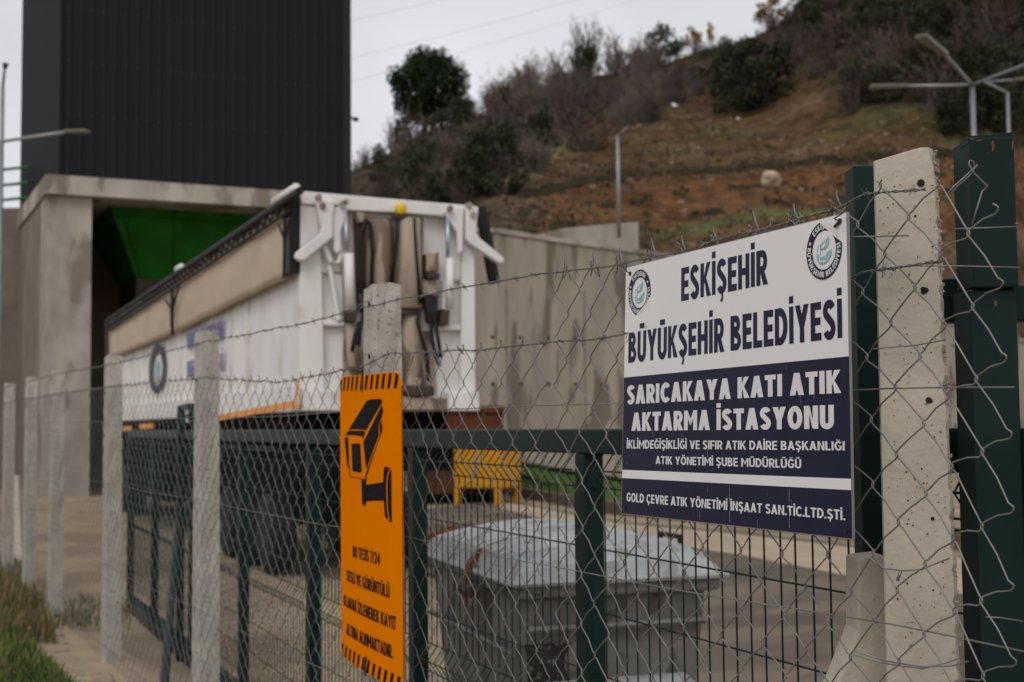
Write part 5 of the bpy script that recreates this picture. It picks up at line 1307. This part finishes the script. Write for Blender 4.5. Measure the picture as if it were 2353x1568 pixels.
for body, Lb, Rb, h0, h1 in (("BU TESİS 7/24", (.2661, .627), (.7122, .6218), .0421, .0427), ("SESLİ VE GÖRÜNTÜLÜ", (.1322, .7201), (.8411, .7181), .0411, .045), ("OLARAK İZLENEREK KAYIT", (.0611, .8139), (.9188, .8124), .0419, .046), ("ALTINA ALINMAKTADIR.", (.1228, .9112), (.8764, .9076), .0446, .047)):
    vs, fs, x0, x1 = text_mesh(body, .19); out = []
    for v in vs:
        t = (v.x - x0) / (x1 - x0); out.append(OG(Lb[0] + (Rb[0] - Lb[0]) * t, Lb[1] + (Rb[1] - Lb[1]) * t - (h0 + (h1 - h0) * t) * .92 * v.y, .0014 + .00005 * v.z))
    b = MB(); b.add(out, fs); b.build("lettering", M['oblack'], og)
b = MB(); b.tube([OG(.47, -.008, .004), OG(.47, .02, .006), OG(.46, .055, .004)], .004, 6); b.tube([OG(.5, .945, .004), OG(.49, .97, .006), OG(.49, 1.01, .004)], .004, 6); b.build_each("tie_wire", M['grime'], og)

# ------------------------------------------------------------------ verge at lower left: kerb stones, grass and dry weeds
b = MB(); ks = [onz(x, y, 0) for x, y in ((20, 1330), (70, 1398), (116, 1449), (160, 1500), (211, 1560), (330, 1700))]
rg = random.Random(9)
for a, c in zip(ks[:-1], ks[1:]):
    d = (c - a); L = d.length; d.normalize(); nn = Vector((-d.y, d.x, 0)); k = max(1, round(L / .45))
    for i in range(k):
        q = a + d * (L * (i + .5) / k); b.box((q.x + rg.gauss(0, .03), q.y + rg.gauss(0, .02), -.032 + rg.gauss(0, .008)), (L / k * rg.uniform(.75, .95), .12 + rg.gauss(0, .02), .10), d + Vector((rg.gauss(0, .08), 0, rg.gauss(0, .05))), nn)
o = b.build("kerb", M['kerbl'], bevel=.02); tag(o, kind='structure')
def tufts(name, n, region, hmin, hmax, cols, label, seed):
    rg = random.Random(seed); b = MB(); tn = []
    for _ in range(n):
        x, y = region(rg)
        if x is None: continue
        p = onz(x, y, 0.0); h = rg.uniform(hmin, hmax); a_ = rg.uniform(0, 6.28); lean = Vector((math.cos(a_), math.sin(a_), 0)) * h * rg.uniform(.1, .6); wv = Vector((-math.sin(a_), math.cos(a_), 0)) * rg.uniform(.003, .007)
        o = len(b.v); q = p + lean * .35 + Vector((0, 0, h * .6)); b.v += [p - wv, p + wv, q + wv * .8, q - wv * .8, p + lean + Vector((0, 0, h))]; b.f += [(o, o + 1, o + 2, o + 3), (o + 3, o + 2, o + 4)]
        c = Vector(rg.choice(cols)) * rg.uniform(.7, 1.3); tn += [tuple(c)] * 5
    b.c = np.array(tn, np.float32); return tag(b.build(name, M['blade']), label, "grass", kind='stuff')
GR = [(.05, .10, .014), (.075, .125, .02), (.035, .07, .012), (.10, .13, .03)]
DRY = [(.17, .12, .06), (.13, .095, .045), (.21, .145, .07), (.09, .085, .035)]
tufts("grass", 10000, lambda r: (lambda y: (r.uniform(-120, 14 + (y - 1440) * 1.0), y))(r.uniform(1440, 1660)), .04, .15, GR + DRY[:1], "short green grass in the bottom left corner", 1)
tufts("weeds", 4200, lambda r: (lambda y: (r.uniform(-80, 60 + (y - 1330) * .45), y))(r.uniform(1310, 1480)), .05, .24, DRY + GR[:1], "tall dry weeds along the verge at the left edge", 2)
tufts("weeds", 500, lambda r: (r.uniform(110, 300), r.uniform(1380, 1450)), .03, .12, DRY + GR[:2], "thin weeds at the foot of the concrete posts", 3)
